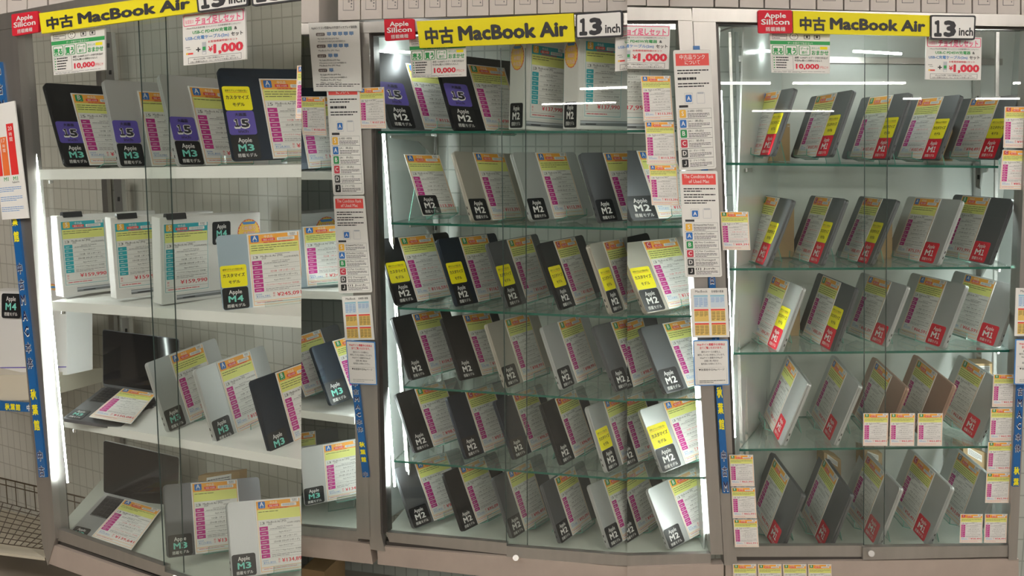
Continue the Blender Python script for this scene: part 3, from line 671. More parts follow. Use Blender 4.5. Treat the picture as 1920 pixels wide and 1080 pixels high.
# middle cabinet
laptop('B', 1, q(760,118, 826,128, 862,245, 796,244), .88, 'grey', '2p', 'A', '¥113,091', True, 'M2', '2023', ssd='512GB', sw=(.095, .07))
laptop('B', 1, q(876,120, 945,129, 980,247, 911,246), .78, 'black', '2p', 'B', '¥98,091', True, 'M2', '2023', sw=(.088, .07), notes=4)
laptop('B', 2, q(757,290, 823,291, 858,403, 793,405), 0, 'silver', '2', 'A', '¥113,391', lid=False, ram='16GB')
laptop('B', 2, q(885,286, 945,289, 980,411, 925,414), .58, 'beige', '2', 'A', '¥113,391', ram='16GB', notes=1)
laptop('B', 2, q(1003,285, 1060,288, 1096,404, 1040,412), .70, 'silver', '2', 'A', '¥113,391', ram='16GB', notes=3)
laptop('B', 2, q(1130,285, 1187,288, 1224,405, 1167,415), .68, 'grey', '2', 'A', '¥113,391', ram='16GB', notes=1)
laptop('B', 3, q(746,446, 810,439, 846,555, 783,566), .56, 'black', '2c', 'B', '¥116,591', ram='16GB', ssd='512GB', notes=3)
laptop('B', 3, q(860,445, 912,440, 948,556, 897,567), .70, 'navy', '2c', 'B', '¥116,591', ram='16GB', ssd='512GB', notes=4)
laptop('B', 3, q(950,450, 994,442, 1032,554, 988,568), .74, 'grey', '2c', 'B', '¥116,091', ram='16GB', ssd='512GB', notes=4)
laptop('B', 3, q(1037,452, 1077,445, 1118,559, 1080,573), .62, 'black', '2c', 'C', '¥118,391', ram='24GB', ssd='512GB', notes=4)
laptop('B', 3, q(1130,455, 1166,446, 1208,569, 1172,580), .62, 'beige', '2c', 'C', '¥118,591', ram='16GB', ssd='512GB', notes=4)
laptop('B', 4, q(772,590, 823,579, 859,690, 808,703), .67, 'black', '2', 'A', '¥104,391', ssd='512GB', notes=2)
laptop('B', 4, q(867,592, 916,584, 953,694, 904,704), .72, 'black', '2', 'A', '¥104,391', notes=1)
laptop('B', 4, q(944,599, 990,588, 1025,698, 982,717), .66, 'beige', '2', 'B', '¥98,991', notes=3)
laptop('B', 4, q(1045,603, 1086,592, 1122,698, 1083,720), .66, 'silver', '2', 'B', '¥98,991', notes=4)
laptop('B', 4, q(1145,606, 1187,593, 1230,710, 1188,723), .68, 'grey', '2', 'B', '¥98,991', notes=4)
laptop('B', 5, q(777,730, 832,714, 868,819, 813,838), .60, 'black', '2', 'B', '¥98,991', ssd='512GB', notes=3)
laptop('B', 5, q(872,735, 922,720, 958,828, 908,849), .62, 'navy', '2', 'C', '¥97,391', notes=4)
laptop('B', 5, q(960,740, 1002,725, 1038,827, 997,848), .72, 'navy', '2', 'C', '¥96,591', notes=4)
laptop('B', 5, q(1039,747, 1079,731, 1114,836, 1079,860), .60, 'black', '2', 'C', '¥94,491', notes=4)
laptop('B', 5, q(1131,752, 1168,735, 1205,850, 1167,871), .70, 'silver', '2c', 'A', '¥103,391', ram='16GB', notes=2)
laptop('B', 6, q(776,868, 836,848, 872,954, 814,977), .60, 'grey', '2', 'A', '¥95,091', notes=2)
laptop('B', 6, q(858,875, 908,858, 942,958, 897,985), .55, 'black', '2', 'A', '¥95,091', notes=2)
laptop('B', 6, q(948,883, 995,864, 1026,967, 986,998), .52, 'grey', '2', 'A', '¥95,491', notes=2)
laptop('B', 6, q(1037,895, 1078,877, 1108,975, 1075,1007), .55, 'grey', '2', 'B', '¥92,091', notes=3)
laptop('B', 6, q(1130,899, 1172,880, 1210,990, 1168,1016), .55, 'silver', '2', 'B', '¥91,991', notes=3)
# bay right of the middle cabinet
laptop('C', 2, q(1193,282, 1262,285, 1304,405, 1235,412), .70, 'grey', '2', 'A', '¥113,391', ram='16GB', notes=1, sw=(.105, .07))
laptop('C', 3, q(1115,460, 1165,447, 1205,560, 1155,573), .0, 'black', '', 'C', '¥118,391', gap=.12)
laptop('C', 3, q(1203,454, 1267,445, 1318,569, 1254,579), .62, 'beige', '2c', 'C', '¥118,591', ram='16GB', ssd='512GB', notes=4)
laptop('C', 4, q(1158,612, 1204,596, 1233,708, 1187,727), .5, 'grey', '2', 'B', '¥98,991', gap=.12, notes=3)
laptop('C', 4, q(1242,608, 1293,597, 1341,714, 1289,727), .75, 'grey', '2', 'B', '¥98,991', notes=3, sw=(.092, .072))
laptop('C', 5, q(1160,755, 1205,738, 1240,850, 1197,870), .55, 'black', '2', 'C', '¥94,491', gap=.12, notes=4)
laptop('C', 5, q(1242,756, 1300,735, 1343,848, 1285,870), .70, 'silver', '2c', 'A', '¥103,391', ram='16GB', notes=2, sw=(.085, .075))
laptop('C', 6, q(1163,905, 1207,880, 1240,985, 1198,1017), .55, 'black', '2', 'B', '¥92,091', gap=.12)
laptop('C', 6, q(1252,902, 1303,876, 1344,985, 1293,1011), .70, 'silver', '2', 'B', '¥91,991', notes=3)
# right cabinet
laptop('D', 1, q(1431,181, 1466,164, 1424,297, 1394,285), .40, 'grey', '1c', 'A', '¥107,391', chip='M1', year='2020', ram='16GB', notes=1)
laptop('D', 1, q(1532,186, 1571,169, 1529,299, 1494,289), .36, 'grey', '1c', 'B', '¥107,391', chip='M1', year='2020', ram='16GB', notes=4)
laptop('D', 1, q(1632,187, 1676,174, 1635,302, 1593,293), .42, 'grey', '1c', 'B', '¥107,491', chip='M1', year='2020', ram='16GB', ssd='512GB', notes=4)
laptop('D', 1, q(1723,190, 1771,177, 1727,303, 1683,293), .45, 'grey', '1c', 'C', '¥107,491', chip='M1', year='2020', ram='16GB', ssd='1000GB', notes=4)
laptop('D', 1, q(1821,190, 1877,177, 1833,302, 1783,292), .45, 'grey', '1c', 'A', '¥94,491', chip='M1', year='2020', ram='16GB', ssd='512GB', notes=3)
laptop('D', 2, q(1435,369, 1462,370, 1416,494, 1390,480), .30, 'grey', '1c', 'B', '¥89,391', chip='M1', year='2020', ram='16GB', notes=4)
laptop('D', 2, q(1530,370, 1561,370, 1516,493, 1487,481), .36, 'grey', '1c', 'C', '¥88,491', chip='M1', year='2020', ram='16GB', notes=4)
laptop('D', 2, q(1622,371, 1656,372, 1607,492, 1576,481), .36, 'grey', '1c', 'C', '¥88,491', chip='M1', year='2020', ram='16GB', notes=4)
laptop('D', 2, q(1717,372, 1766,372, 1722,492, 1676,480), .35, 'silver', '1', 'A', '¥75,591', chip='M1', year='2020', notes=2)
laptop('D', 2, q(1806,368, 1858,370, 1816,490, 1765,478), .35, 'grey', '1', 'B', '¥71,991', chip='M1', year='2020', notes=4)
laptop('D', 3, q(1450,518, 1481,531, 1438,649, 1409,630), .36, 'silver', '1c', 'A', '¥84,391', chip='M1', year='2020', ram='16GB', notes=2)
laptop('D', 3, q(1544,517, 1578,530, 1537,647, 1505,627), .35, 'grey', '1c', 'B', '¥80,391', chip='M1', year='2020', ram='16GB', notes=4)
laptop('D', 3, q(1631,516, 1672,529, 1631,639, 1590,622), .42, 'silver', '1', 'A', '¥66,391', chip='M1', year='2020', notes=4)
laptop('D', 3, q(1727,517, 1776,527, 1734,643, 1686,625), .40, 'silver', '1', 'A', '¥66,591', chip='M1', year='2020', notes=4)
laptop('D', 3, q(1811,514, 1869,527, 1830,640, 1774,620), .40, 'silver', '1', 'A', '¥66,591', chip='M1', year='2020', notes=2)
laptop('D', 4, q(1478,683, 1496,710, 1449,823, 1432,793), .22, 'silver', '1', 'A', '¥64,391', chip='M1', year='2020', notes=2)
laptop('D', 4, q(1565,680, 1588,707, 1543,818, 1520,785), .25, 'silver', '1', 'A', '¥64,391', chip='M1', year='2020', notes=4)
laptop('D', 4, q(1644,677, 1673,705, 1631,812, 1602,780), .30, 'rose', '', 'A', '¥64,391', chip='M1', year='2020', notes=4)
laptop('D', 4, q(1723,672, 1757,701, 1715,808, 1680,776), .30, 'rose', '', 'B', '¥62,991', chip='M1', year='2020', notes=4)
laptop('D', 4, q(1808,673, 1849,698, 1802,807, 1764,776), .30, 'silver', '1', 'B', '¥62,891', chip='M1', year='2020', notes=4)
laptop('D', 5, q(1453,858, 1480,897, 1438,1007, 1411,965), .30, 'grey', '1', 'B', '¥60,991', chip='M1', year='2020', notes=4)
laptop('D', 5, q(1546,858, 1572,896, 1528,1007, 1503,963), .30, 'grey', '1', 'B', '¥60,991', chip='M1', year='2020', notes=4)
laptop('D', 5, q(1627,852, 1661,888, 1619,997, 1587,955), .35, 'silver', '1', 'C', '¥59,891', chip='M1', year='2020', notes=4)
laptop('D', 5, q(1716,852, 1754,887, 1711,995, 1675,953), .35, 'silver', '1', 'C', '¥58,491', chip='M1', year='2020', notes=5)
laptop('D', 5, q(1798,846, 1840,881, 1798,988, 1759,950), .40, 'silver', '', 'D', '¥53,091', chip='M1', year='2020', notes=5)
# ------------------------------------------------------------------ open laptops in the far-left cabinet
def open_laptop(zdeck, color, scr, fl, fr, cardq, price, label, clabel, seed):
    s = 'A'; W, H = .304, .2125
    o, R, e, err = solve_pose(s, scr, W, H, -1, lean=.15, yaw=.5, depth=.30)
    k = zdeck / o[2]; o = o * k; e *= k; X = R[:, 0]     # the deck lies on its shelf
    n, d = PL[s]
    o = o + C0; H1 = o; H2 = o + X * W * e
    up = np.array([0, 0, 1.0]); zt = SHELFZ[(s, 3 if scr[1] < 700 else 4)] + .018
    def floor_hit(px, py, z): r = ray(px, py); t = (z - EYE) / r[2]; return r * t + C0
    F1 = floor_hit(*fl, H1[2]); F2_ = floor_hit(*fr, H1[2])
    dirn = ((F1 - H1) + (F2_ - H2)) / 2; dirn[2] = 0; dirn -= X * (dirn @ X) * .12; dirn[2] = 0
    D = np.linalg.norm(dirn); dirn /= D
    root = empty('open_laptop', o); tag(root, label, 'laptop', 'open laptops in the far-left cabinet')
    S = mw(o - C0, R, e); S = Matrix.Translation(-Vector(o)) @ S
    m = LIDM[color]
    link('lid', slab_mesh('lid_open', W, H, -0.0045, 0.0, 0.010, m), root, S, s)
    link('screen', slab_mesh('screen', W - .004, H - .014, 0.0, 0.0008, 0.008, SCREEN, .002, .012), root, S, s)
    # deck: origin at the hinge, x along it, y towards the viewer
    Xh = X.copy(); Xh[2] = 0; Xh /= np.linalg.norm(Xh); Yd = dirn / np.linalg.norm(dirn); Z = np.cross(Yd, Xh)
    if Z[2] < 0: Z = -Z
    Mb = Matrix.Identity(4); sc = e; sy = D / .215
    for i in range(3): Mb[i][0] = X[i] * e; Mb[i][1] = -Yd[i] * sy; Mb[i][2] = Z[i] * e
    org = H1 - o
    for i in range(3): Mb[i][3] = (org + Yd * D)[i]
    def put(name, sh):    # bake the (slightly non-square) deck matrix into the mesh
        me = sh.copy(); me.transform(Mb); me.update(); ob = link(name, me, root, None, s); return ob
    put('base', slab_mesh('deck', W, .215, -0.012, 0.0, 0.010, m))
    a = Acc()
    for r in range(6):
        y = .118 + r * .0165; n_ = 14; kw = .268 / n_
        if r == 0:
            x = .018
            for f in (1, 1, 1, 1.25, 5.4, 1.25, 1, 1, 1, 1): a.add(box_vf(x + .001, x + kw * f * .97 - .001, y + .001, y + .0145, .0004, .0018)); x += kw * f * .97
        else:
            for c_ in range(n_): a.add(box_vf(.018 + c_ * kw + .001, .018 + (c_ + 1) * kw - .001, y + .001, y + .0145, .0004, .0018))
    me = bpy.data.meshes.new('keyboard'); me.from_pydata([tuple(v) for v in a.V], [], a.F); me.materials.append(BLACKP); put('keyboard', me)
    wl = slab_mesh('key_well', .274, .104, -.0005, .0003, .003, mat('key_well', (.05, .05, .05), .5) if color == 'grey' else mat('key_well_l', (.12, .12, .12), .5), .015, .1145); put('key_well', wl)
    put('trackpad', slab_mesh('trackpad', .12, .075, .0, .0004, .004, LIDM['grey' if color == 'grey' else 'silver'], .092, .02))
    st = sticker_mesh('M3', .058, .052).copy(); st.transform(Matrix.Translation((.006, .006, .0012))); put('chip_sticker', st)
    sh = card_sheet('A', price, '13', 'M3', '2024', '¥155,800', '16GB', '512GB', color != 'grey', False, 2, seed)
    Q = [floor_hit(x, y, H1[2] + .006) for x, y in zip(cardq[::2], cardq[1::2])]; TL, TR, BR, BL = Q; oc = sum(Q) / 4
    def fn(V):
        u = (V[:, 0] / CW)[:, None]; v = (V[:, 1] / CH)[:, None]
        return BL * (1 - u) * (1 - v) + BR * u * (1 - v) + TR * u * v + TL * (1 - u) * v + np.array([0, 0, 1]) * (V[:, 2] * 2)[:, None] - oc
    c = link('price_card', sh.mesh('price_card', fn), None, None, s); c.location = oc; tag(c, clabel, 'price card', 'price cards standing on the shelves')
open_laptop(-1.012, 'grey', q(190,619, 337,634, 333,746, 195,724), (130, 776), (284, 806), q(231,728, 293,738, 246,794, 167,781), '¥150,091', 'dark open laptop with black screen, on third shelf of far-left cabinet', 'orange price card lying on keyboard of dark open laptop', 71)
open_laptop(SHELFZ[('A', 4)] - EYE + .012, 'silver', q(193,826, 337,856, 334,963, 194,927), (128, 995), (286, 1045), q(234,936, 302,956, 246,1031, 171,1006), '¥139,641', 'grey open laptop with dark screen, on floor of far-left cabinet', 'orange price card lying on keyboard of lower open laptop', 72)
# ------------------------------------------------------------------ sealed white product boxes
def product_box(s, row, cardq, ml, mr, mt, mb, dep, price, chip, year, label, clabel, gap, stks=(), spine=(), seed=1, rear=True, picx=.05):
    o, R, e, err = solve_pose(s, cardq, CW, CH, 1, lean=.05, yaw=.35 if s == 'A' else .8)
    W, H = CW + ml + mr, CH + mt + mb
    o, e = fit_gap(s, o, R, e, [(-ml, -mb, 0), (-ml + W, -mb, 0), (-ml, H - mb, 0)], gap)
    M = mw(o + e * (R @ np.array([-ml, -mb, 0])), R, e)
    root = empty('product_box', mw=M); tag(root, label, 'box', 'white sealed product boxes')
    a = Acc(); a.add(box_vf(0, W, 0, H, -dep, 0)); me = bpy.data.meshes.new('box_body')
    bm = bmesh.new(); vs = [bm.verts.new(tuple(v)) for v in a.V]; [bm.faces.new([vs[i] for i in f]) for f in a.F]; bmesh.ops.recalc_face_normals(bm, faces=bm.faces)
    bmesh.ops.bevel(bm, geom=bm.edges[:], offset=.0015, segments=2, affect='EDGES'); bm.to_mesh(me); bm.free(); me.materials.append(BOXW); link('box_body', me, root, None, s)
    sh = Sheet(.24, .014, mat('photo_grey', (.20, .21, .22), .4), .0003); sh.poly([(0, .006), (.24, .010), (.24, .012), (0, .012)], LGREY, 1); sh.rect(.02, .003, .06, .006, INK, 1)
    link('printed_picture', sh.mesh('printed_picture'), root, Matrix.Translation((ml + picx, .010, .0004)), s)
    for kind, x, y, w_, h_ in stks: sticker(root, kind, x, y, w_, h_, .0009, s)
    SP = Matrix(((0, 0, -1, 0), (0, 1, 0, 0), (1, 0, 0, -dep), (0, 0, 0, 1)))
    for kind, x, y, w_, h_ in spine: sticker(root, kind, x, y, w_, h_, .0009, s, SP)
    C = M @ Matrix.Translation((ml, mb, .0016)); sh = card_sheet('S', price, '13', chip, year, '', '16GB', '256GB', False, True, 2, seed)
    c = link('price_card', sh.mesh('price_card'), None, C, s); tag(c, clabel, 'price card', 'teal price cards on the sealed boxes')
    return M, W, H
def clip(M, x, y, label, s):
    a = Acc(); n = 8; pr = [(0, -.006), (.004, .010), (.016, .012), (.020, .010), (.024, -.006), (.016, .002), (.008, .002)]
    V, F = prism([(x, y + p[1], -.02 + p[0]) for p in pr], [(x + .062, y + p[1], -.02 + p[0]) for p in pr])
    me = bpy.data.meshes.new('binder_clip'); me.from_pydata([tuple(v) for v in V], [], F); me.materials.append(BLACKP); me.update()
    o = link('binder_clip', me, None, M, s); tag(o, label, 'clip', 'black clips on the sealed boxes')
ords = ('first', 'second', 'third')
for i, (cq, gp) in enumerate(((q(110,414, 196,410, 204,528, 122,539), .06), (q(212,418, 300,412, 308,533, 222,543), .05), (q(304,419, 391,414, 392,542, 308,553), .04))):
    M, W, H = product_box('A', 2, cq, .007, .182, .016, .030, .050, '¥159,990', 'M4', '2025', '%s white sealed laptop box from left, on second shelf of far-left cabinet' % ords[i],
        'teal S-grade price card ¥159,990 on %s sealed box, far-left cabinet' % ords[i], gp, stks=(('M4', .168, .165, .062, .070), ('o', .255, .155, .080, .082)), seed=30 + i, picx=.04)
    clip(M, .02, H, 'black clip on top of %s sealed box in far-left cabinet' % ords[i], 'A')
product_box('S', 2, q(480,419, 560,411, 560,535, 480,545), .007, .182, .016, .030, .050, '¥159,990', 'M4', '2025', 'white sealed laptop box with round sticker, in bay by first rank chart', 'teal price card on sealed box in bay by first rank chart', .12, stks=(('o', .215, .16, .080, .082),), seed=35)
for i, cq in enumerate((q(996,81, 1059,92, 1057,228, 990,223), q(1097,74, 1167,82, 1165,223, 1092,222))):
    product_box('B', 1, cq, .02, .02 + .01 * i, .020, .030, .060, '¥137,990', 'M2', '2022', 'white sealed laptop box with round sticker on spine, %s on top shelf of middle cabinet' % ('third', 'fourth')[i],
        'teal price card ¥137,990 on %s sealed box of middle cabinet' % ('left', 'right')[i], .05, spine=(('M2', .006, .004, .05, .070), ('o', .004, .165, .052, .075)), seed=40 + i, picx=-.01)
product_box('C', 1, q(1120,76, 1222,76, 1219,226, 1118,223), .02, .03, .020, .034, .060, '¥137,990', 'M2', '2022', 'white sealed laptop box on top shelf of bay by second rank chart', 'teal price card on sealed box in bay by second rank chart', .03, seed=44)
# ------------------------------------------------------------------ signs across the cabinet tops
def sign(name, sh, s, quad, label, cat, group=None, off=-.032, sec=True):
    o = hang(name, sh, s, quad, off, s if sec else None); tag(o, label, cat, group); return o
def s_silicon():
    s = Sheet(1.35, 1.05, REDS, .01, r=.07, gap=.0006)
    s.text('Apple', .675, .70, .24, WHT, 'c', w=.85, bold=.024); s.text('Silicon', .675, .38, .26, WHT, 'c', w=1.12, bold=.024); s.text('搭載機種', .675, .10, .19, WHT, 'c', w=.78, bold=.01); return s
def s_yellow():
    s = Sheet(6.6, 1.05, YEL, .01, gap=.0006)
    s.text('中古', .30, .20, .62, INK, w=1.25, bold=.04); s.text('MacBook Air', 1.75, .24, .58, INK, w=4.6, bold=.045); return s
def s_inch(n, wd=1.9):
    s = Sheet(wd, 1.05, INK, .01, r=.08, gap=.0006); s.rrect(.07, .07, wd - .07, .98, .05, WHT, 1)
    s.digits(n, .13, .17, .70, 1.0, INK, bold=.06); s.text('inch', 1.20, .17, .36, INK, w=.60, bold=.03); return s
sign('sign_board', s_silicon(), 'A', [(21,27), (71,20), (72,60), (23,68)], 'red sign with white lettering at top left of far-left cabinet', 'sign', 'red signs')
sign('sign_board', s_silicon(), 'B', [(720,36), (776,35), (778,73), (722,77)], 'red sign with white lettering left of middle yellow sign', 'sign', 'red signs')
sign('sign_board', s_silicon(), 'D', [(1421,19), (1485,19), (1486,62), (1422,62)], 'red sign with white lettering on right cabinet', 'sign', 'red signs')
sign('sign_board', s_yellow(), 'A', [(73,25), (369,-17), (370,22), (78,63)], 'yellow sign with black lettering, tilted, on far-left cabinet', 'sign', 'yellow signs')
sign('sign_board', s_yellow(), 'B', [(781,40), (1075,25), (1078,78), (787,90)], 'yellow sign with black lettering on middle cabinet', 'sign', 'yellow signs')
sign('sign_board', s_yellow(), 'D', [(1487,20), (1745,29), (1744,68), (1488,62)], 'yellow sign with black lettering on right cabinet', 'sign', 'yellow signs')
sign('sign_board', s_inch('15'), 'A', [(366,-22), (464,-34), (466,10), (371,24)], 'white size sign reading 15 inch, cut off by picture top', 'sign', 'size signs', off=-.036)
sign('sign_board', s_inch('13'), 'A', [(468,-34), (590,-48), (590,-3), (472,12)], 'white size sign at top edge, right of the 15 inch sign', 'sign', 'size signs', off=-.036)
sign('sign_board', s_inch('13'), 'B', [(1079,25), (1167,19), (1168,69), (1079,73)], 'white size sign reading 13 inch on middle cabinet', 'sign', 'size signs', off=-.036)
sign('sign_board', s_inch('13'), 'D', [(1744,28), (1830,29), (1828,75), (1744,74)], 'white size sign reading 13 inch on right cabinet', 'sign', 'size signs', off=-.036)
def f_green():
    s = Sheet(1.2, 1.0, PAPER, .006, gap=.0004)
    s.frame(.05, .82, .34, .95, .008, INK); s.lines(.07, .84, .32, .93, 2, INKG, 2, .4, 3)
    n = 20; c = (.48, .90); s.poly([(c[0] + .085 * math.cos(6.283 * i / n), c[1] + .085 * math.sin(6.283 * i / n)) for i in range(n)], INK, 1)
    s.poly([(c[0] + .075 * math.cos(6.283 * i / n), c[1] + .075 * math.sin(6.283 * i / n)) for i in range(n)], WHT, 2); s.rect(.45, .90, .465, .93, INK, 3); s.rect(.495, .90, .51, .93, INK, 3); s.rect(.46, .86, .50, .868, INK, 3)
    for x in (.68, .88): s.frame(x, .84, x + .12, .94, .012, INK); s.rect(x + .04, .87, x + .08, .92, INK, 2)
    s.rect(.0, .70, 1.2, .79, INKGR, 1); s.text('データ移行で悩まない!', .6, .715, .055, WHT, 'c', w=.5)
    for i, (t, x, wd) in enumerate((('売る', .03, .24), ('買う', .30, .24), ('データ移行', .57, .23))):
        s.rrect(x, .44, x + wd, .68, .03, INKGR, 1); s.rrect(x + .014, .454, x + wd - .014, .666, .02, WHT, 2)
        if i < 2: s.text(t, x + wd / 2, .48, .15, INKGR, 'c', w=wd * .8, bold=.05, layer=3)
        else: s.text('データ', x + wd / 2, .57, .075, INKGR, 'c', w=wd * .7, bold=.02, layer=3); s.text('移行', x + wd / 2, .475, .075, INKGR, 'c', w=wd * .5, bold=.02, layer=3)
    s.text('あたしの', .83, .60, .05, INKGR, w=.16); s.rect(1.0, .59, 1.15, .66, YEL, 1); s.text('おまかせ', .83, .46, .11, INKGR, w=.34, bold=.03)
    for i in range(5): s.rect(.05, .36 - i * .062, .075, .39 - i * .062, INKGR, 1); s.lines(.10, .355 - i * .062, .42, .395 - i * .062, 1, INK, 1, .7, i)
    s.frame(.03, .07, .45, .42, .005, INKG)
    s.text('通常 15,000円 のデータ移行料金が', .48, .36, .05, INK, w=.68, bold=.01); s.text('中古Mac購入と同時ならなんと', .48, .29, .05, INK, w=.56, bold=.01)
    s.text('10,000', .50, .11, .13, INKR, w=.48, bold=.045); s.text('円に!!', 1.0, .12, .06, INKR, w=.16)
    s.lines(.04, .01, 1.1, .055, 2, INKG, 1, .35, 9); return s
def f_pink():
    s = Sheet(1.2, 1.0, PAPER, .006, gap=.0004)
    s.rrect(.02, .76, 1.18, .98, .03, PINK, 1); s.rrect(.036, .776, 1.164, .964, .02, WHT, 2)
    s.text('秋葉館の', .06, .81, .08, PINK, w=.17, layer=3); s.text('チョイ足しセット', .26, .79, .14, PINK, w=.86, bold=.04, layer=3)
    s.text('\\ iPhoneやiPadを急速充電! ストレスフリーな充電環境を手に入れよう! /', .6, .70, .035, INK, 'c', w=1.06)
    s.text('USB-C PD45W充電器', .20, .60, .075, INKGR, w=.76, bold=.02); s.text('&', 1.0, .60, .06, INK, bold=.02)
    s.text('USB-C充電ケーブル(2m)', .06, .49, .075, INKB, w=.84, bold=.02); s.text('セット', .94, .49, .075, INK, w=.22, bold=.03)
    s.text('お客様感謝特価!1セット', .50, .40, .045, INKR, w=.56, bold=.01); s.text('¥', .50, .22, .11, INKR, bold=.02); s.text('1,000', .60, .19, .18, INKR, w=.56, bold=.05)
    s.text('+', .26, .24, .09, INK, bold=.03); s.rect(.05, .34, .14, .35, INKG, 1); s.rect(.08, .30, .16, .308, INKG, 1); s.rect(.06, .20, .10, .24, SUN1, 1); s.rect(.10, .20, .20, .235, REDB, 1)
    s.rect(.38, .18, .46, .42, LGREY, 1); s.rect(.39, .26, .45, .33, INKGR, 2); s.rect(.39, .19, .45, .22, WHT, 2)
    s.frame(.10, .02, 1.12, .14, .006, INK); s.text('iPhone15以降、USB-C搭載iPad Pro・Air・mini、', .61, .085, .035, INK, 'c', w=.8); s.text('USB-C搭載MacBook・Pro・Airなどの充電に使えます。', .61, .035, .035, INK, 'c', w=.94); return s
sign('flyer', f_green(), 'A', [(95,62), (196,50), (197,131), (101,141)], 'green and white flyer with price 10,000 under tilted yellow sign', 'flyer', 'green flyers', off=-.004)
sign('flyer', f_green(), 'B', [(767,72), (873,66), (874,143), (772,146)], 'green and white flyer with price 10,000 on middle cabinet', 'flyer', 'green flyers', off=-.004)
sign('flyer', f_green(), 'D', [(1443,60), (1556,62), (1556,138), (1447,136)], 'green and white flyer with price 10,000 on right cabinet', 'flyer', 'green flyers', off=-.004)
sign('flyer', f_pink(), 'A', [(342,28), (459,14), (461,111), (344,123)], 'pink and white flyer with price 1,000 on far-left cabinet', 'flyer', 'pink flyers', off=-.004)
sign('flyer', f_pink(), 'B', [(1154,48), (1262,42), (1266,122), (1153,134)], 'cut strip of a pink flyer, right of middle size sign', 'flyer', 'pink flyers', off=-.004)
sign('flyer', f_pink(), 'C', [(1138,46), (1257,48), (1254,130), (1136,128)], 'pink and white flyer with price 1,000 above orange cards', 'flyer', 'pink flyers', off=-.004)
sign('flyer', f_pink(), 'D', [(1737,68), (1841,70), (1839,150), (1735,149)], 'pink and white flyer with price 1,000 on right cabinet', 'flyer', 'pink flyers', off=-.004)
# ------------------------------------------------------------------ posted charts
def c_display():
    s = Sheet(.95, 1.28, PAPER, .004, gap=.0004)
    s.text('Appleシリコン搭載Macの外部ディスプレイ接続数', .48, 1.16, .05, INK, 'c', w=.86, bold=.012)
    bl = mat('icon_blue', (.16, .27, .48))
    for y, n, t, l in ((1.05, 5, '5台まで', 2), (.83, 4, '4台まで', 1), (.65, 2, '2台まで', 3), (.38, 1, '1台まで', 4)):
        s.rrect(.13, y - .02, .30, y + .04, .02, mat('pill_brown', (.13, .10, .09)), 1); s.text(t, .215, y - .008, .035, WHT, 'c', w=.12)
        for i in range(n): s.rrect(.34 + i * .105, y - .01, .42 + i * .105, y + .05, .005, bl, 1); s.rect(.37 + i * .105, y - .02, .39 + i * .105, y - .01, bl, 1)
        for j, tx in enumerate(('Mac Studio (M2 Ultra & M1 Max)', '※Thunderbolt 3/USB-C(x4)+HDMI接続のみ', 'MacBook Pro (M1 Max)', 'Mac mini (M1)')[:l]): s.text(tx if l > 1 else 'MacBook Pro (M1 Max)', .16, y - .085 - j * .05, .032, INK, w=.40 if j != 1 else .52)
    s.lines(.06, .08, .92, .15, 2, INK, 1, .4, 5); return s
def c_rank(en):
    s = Sheet(.37, 1.0, PAPER, .003, r=.02, gap=.0003)
    s.rect(.02, .87, .35, .97, REDB, 1)
    if en: s.text('The Condition Rank', .185, .93, .032, WHT, 'c', w=.29); s.text('of Used Mac', .185, .885, .032, WHT, 'c', w=.2)
    else: s.text('中古品ランク', .185, .925, .038, WHT, 'c', w=.25, bold=.01); s.text('について', .185, .88, .035, WHT, 'c', w=.15, bold=.01)
    for y, n in ((.80, 2), (.745, 1 + en), (.69, 2)): s.lines(.03, y, .34, y + .045, n, INK, 1, .45, int(y * 100) + en)
    s.frame(.09, .555, .17, .645, .003, LGREY); s.frame(.21, .555, .29, .645, .003, LGREY); s.rect(.22, .635, .28, .65, LGREY, 2)
    s.rrect(.10, .57, .16, .63, .008, RANK['A'], 2); s.text('A', .13, .583, .035, WHT, 'c', bold=.02, layer=3)
    s.rect(.03, .525, .12, .545, INK, 1)
    T = {'S': ('[S] 未開封・未使用品', '[S] Unopened New Products'), 'A': ('[A：美品]', '[A] Excellent Condition'), 'B': ('[B：良品]', '[B] Fine Condition'), 'C': ('[C：並品]', '[C] Fair Condition'), 'D': ('[D：ダメージ品]', '[D] Damaged'), 'J': ('[J：ジャンク品]', '[J] Junk')}
    for i, k in enumerate('SABCDJ'):
        y = .435 - i * .083; s.frame(.02, y - .003, .35, y + .08, .0018, INKG)
        s.rrect(.03, y + .005, .095, y + .072, .008, RANK[k], 1); s.text(k if k != 'J' else 'Ｊ', .0625, y + .022, .038, WHT, 'c', bold=.015)
        s.text(T[k][en], .11, y + .052, .018, INK, w=.2 if en else .15, bold=.008); s.lines(.11, y + .006, .33, y + .044, 3, INK, 1, .4, i * 7 + en)
    return s
def c_weight():
    s = Sheet(.6, .95, PAPER, .003, gap=.0003)
    s.text('MacBook', .08, .87, .045, INK, w=.2); s.text('各機種の重量', .34, .87, .045, INK, w=.2)
    cy = mat('table_cyan', (.30, .58, .72)); lb = mat('table_pale_blue', (.62, .72, .80)); lo = mat('table_pale_orange', (.80, .56, .16))
    for c_ in range(2):
        for r, (h, b) in enumerate(((cy, lb), (REDB, lo), (REDB, lo))):
            x = .05 + c_ * .27; y = .58 - r * .27; s.rect(x, y, x + .23, y + .24, b, 1); s.rect(x, y + .21, x + .23, y + .24, h, 2)
            for j in range(3): s.lines(x + .01 + j * .075, y + .02 + (.08 if (c_ + r) % 3 == 1 else 0), x + .07 + j * .075, y + .20, 6, INK if r else INKB, 2, .35, j + r * 3)
    return s
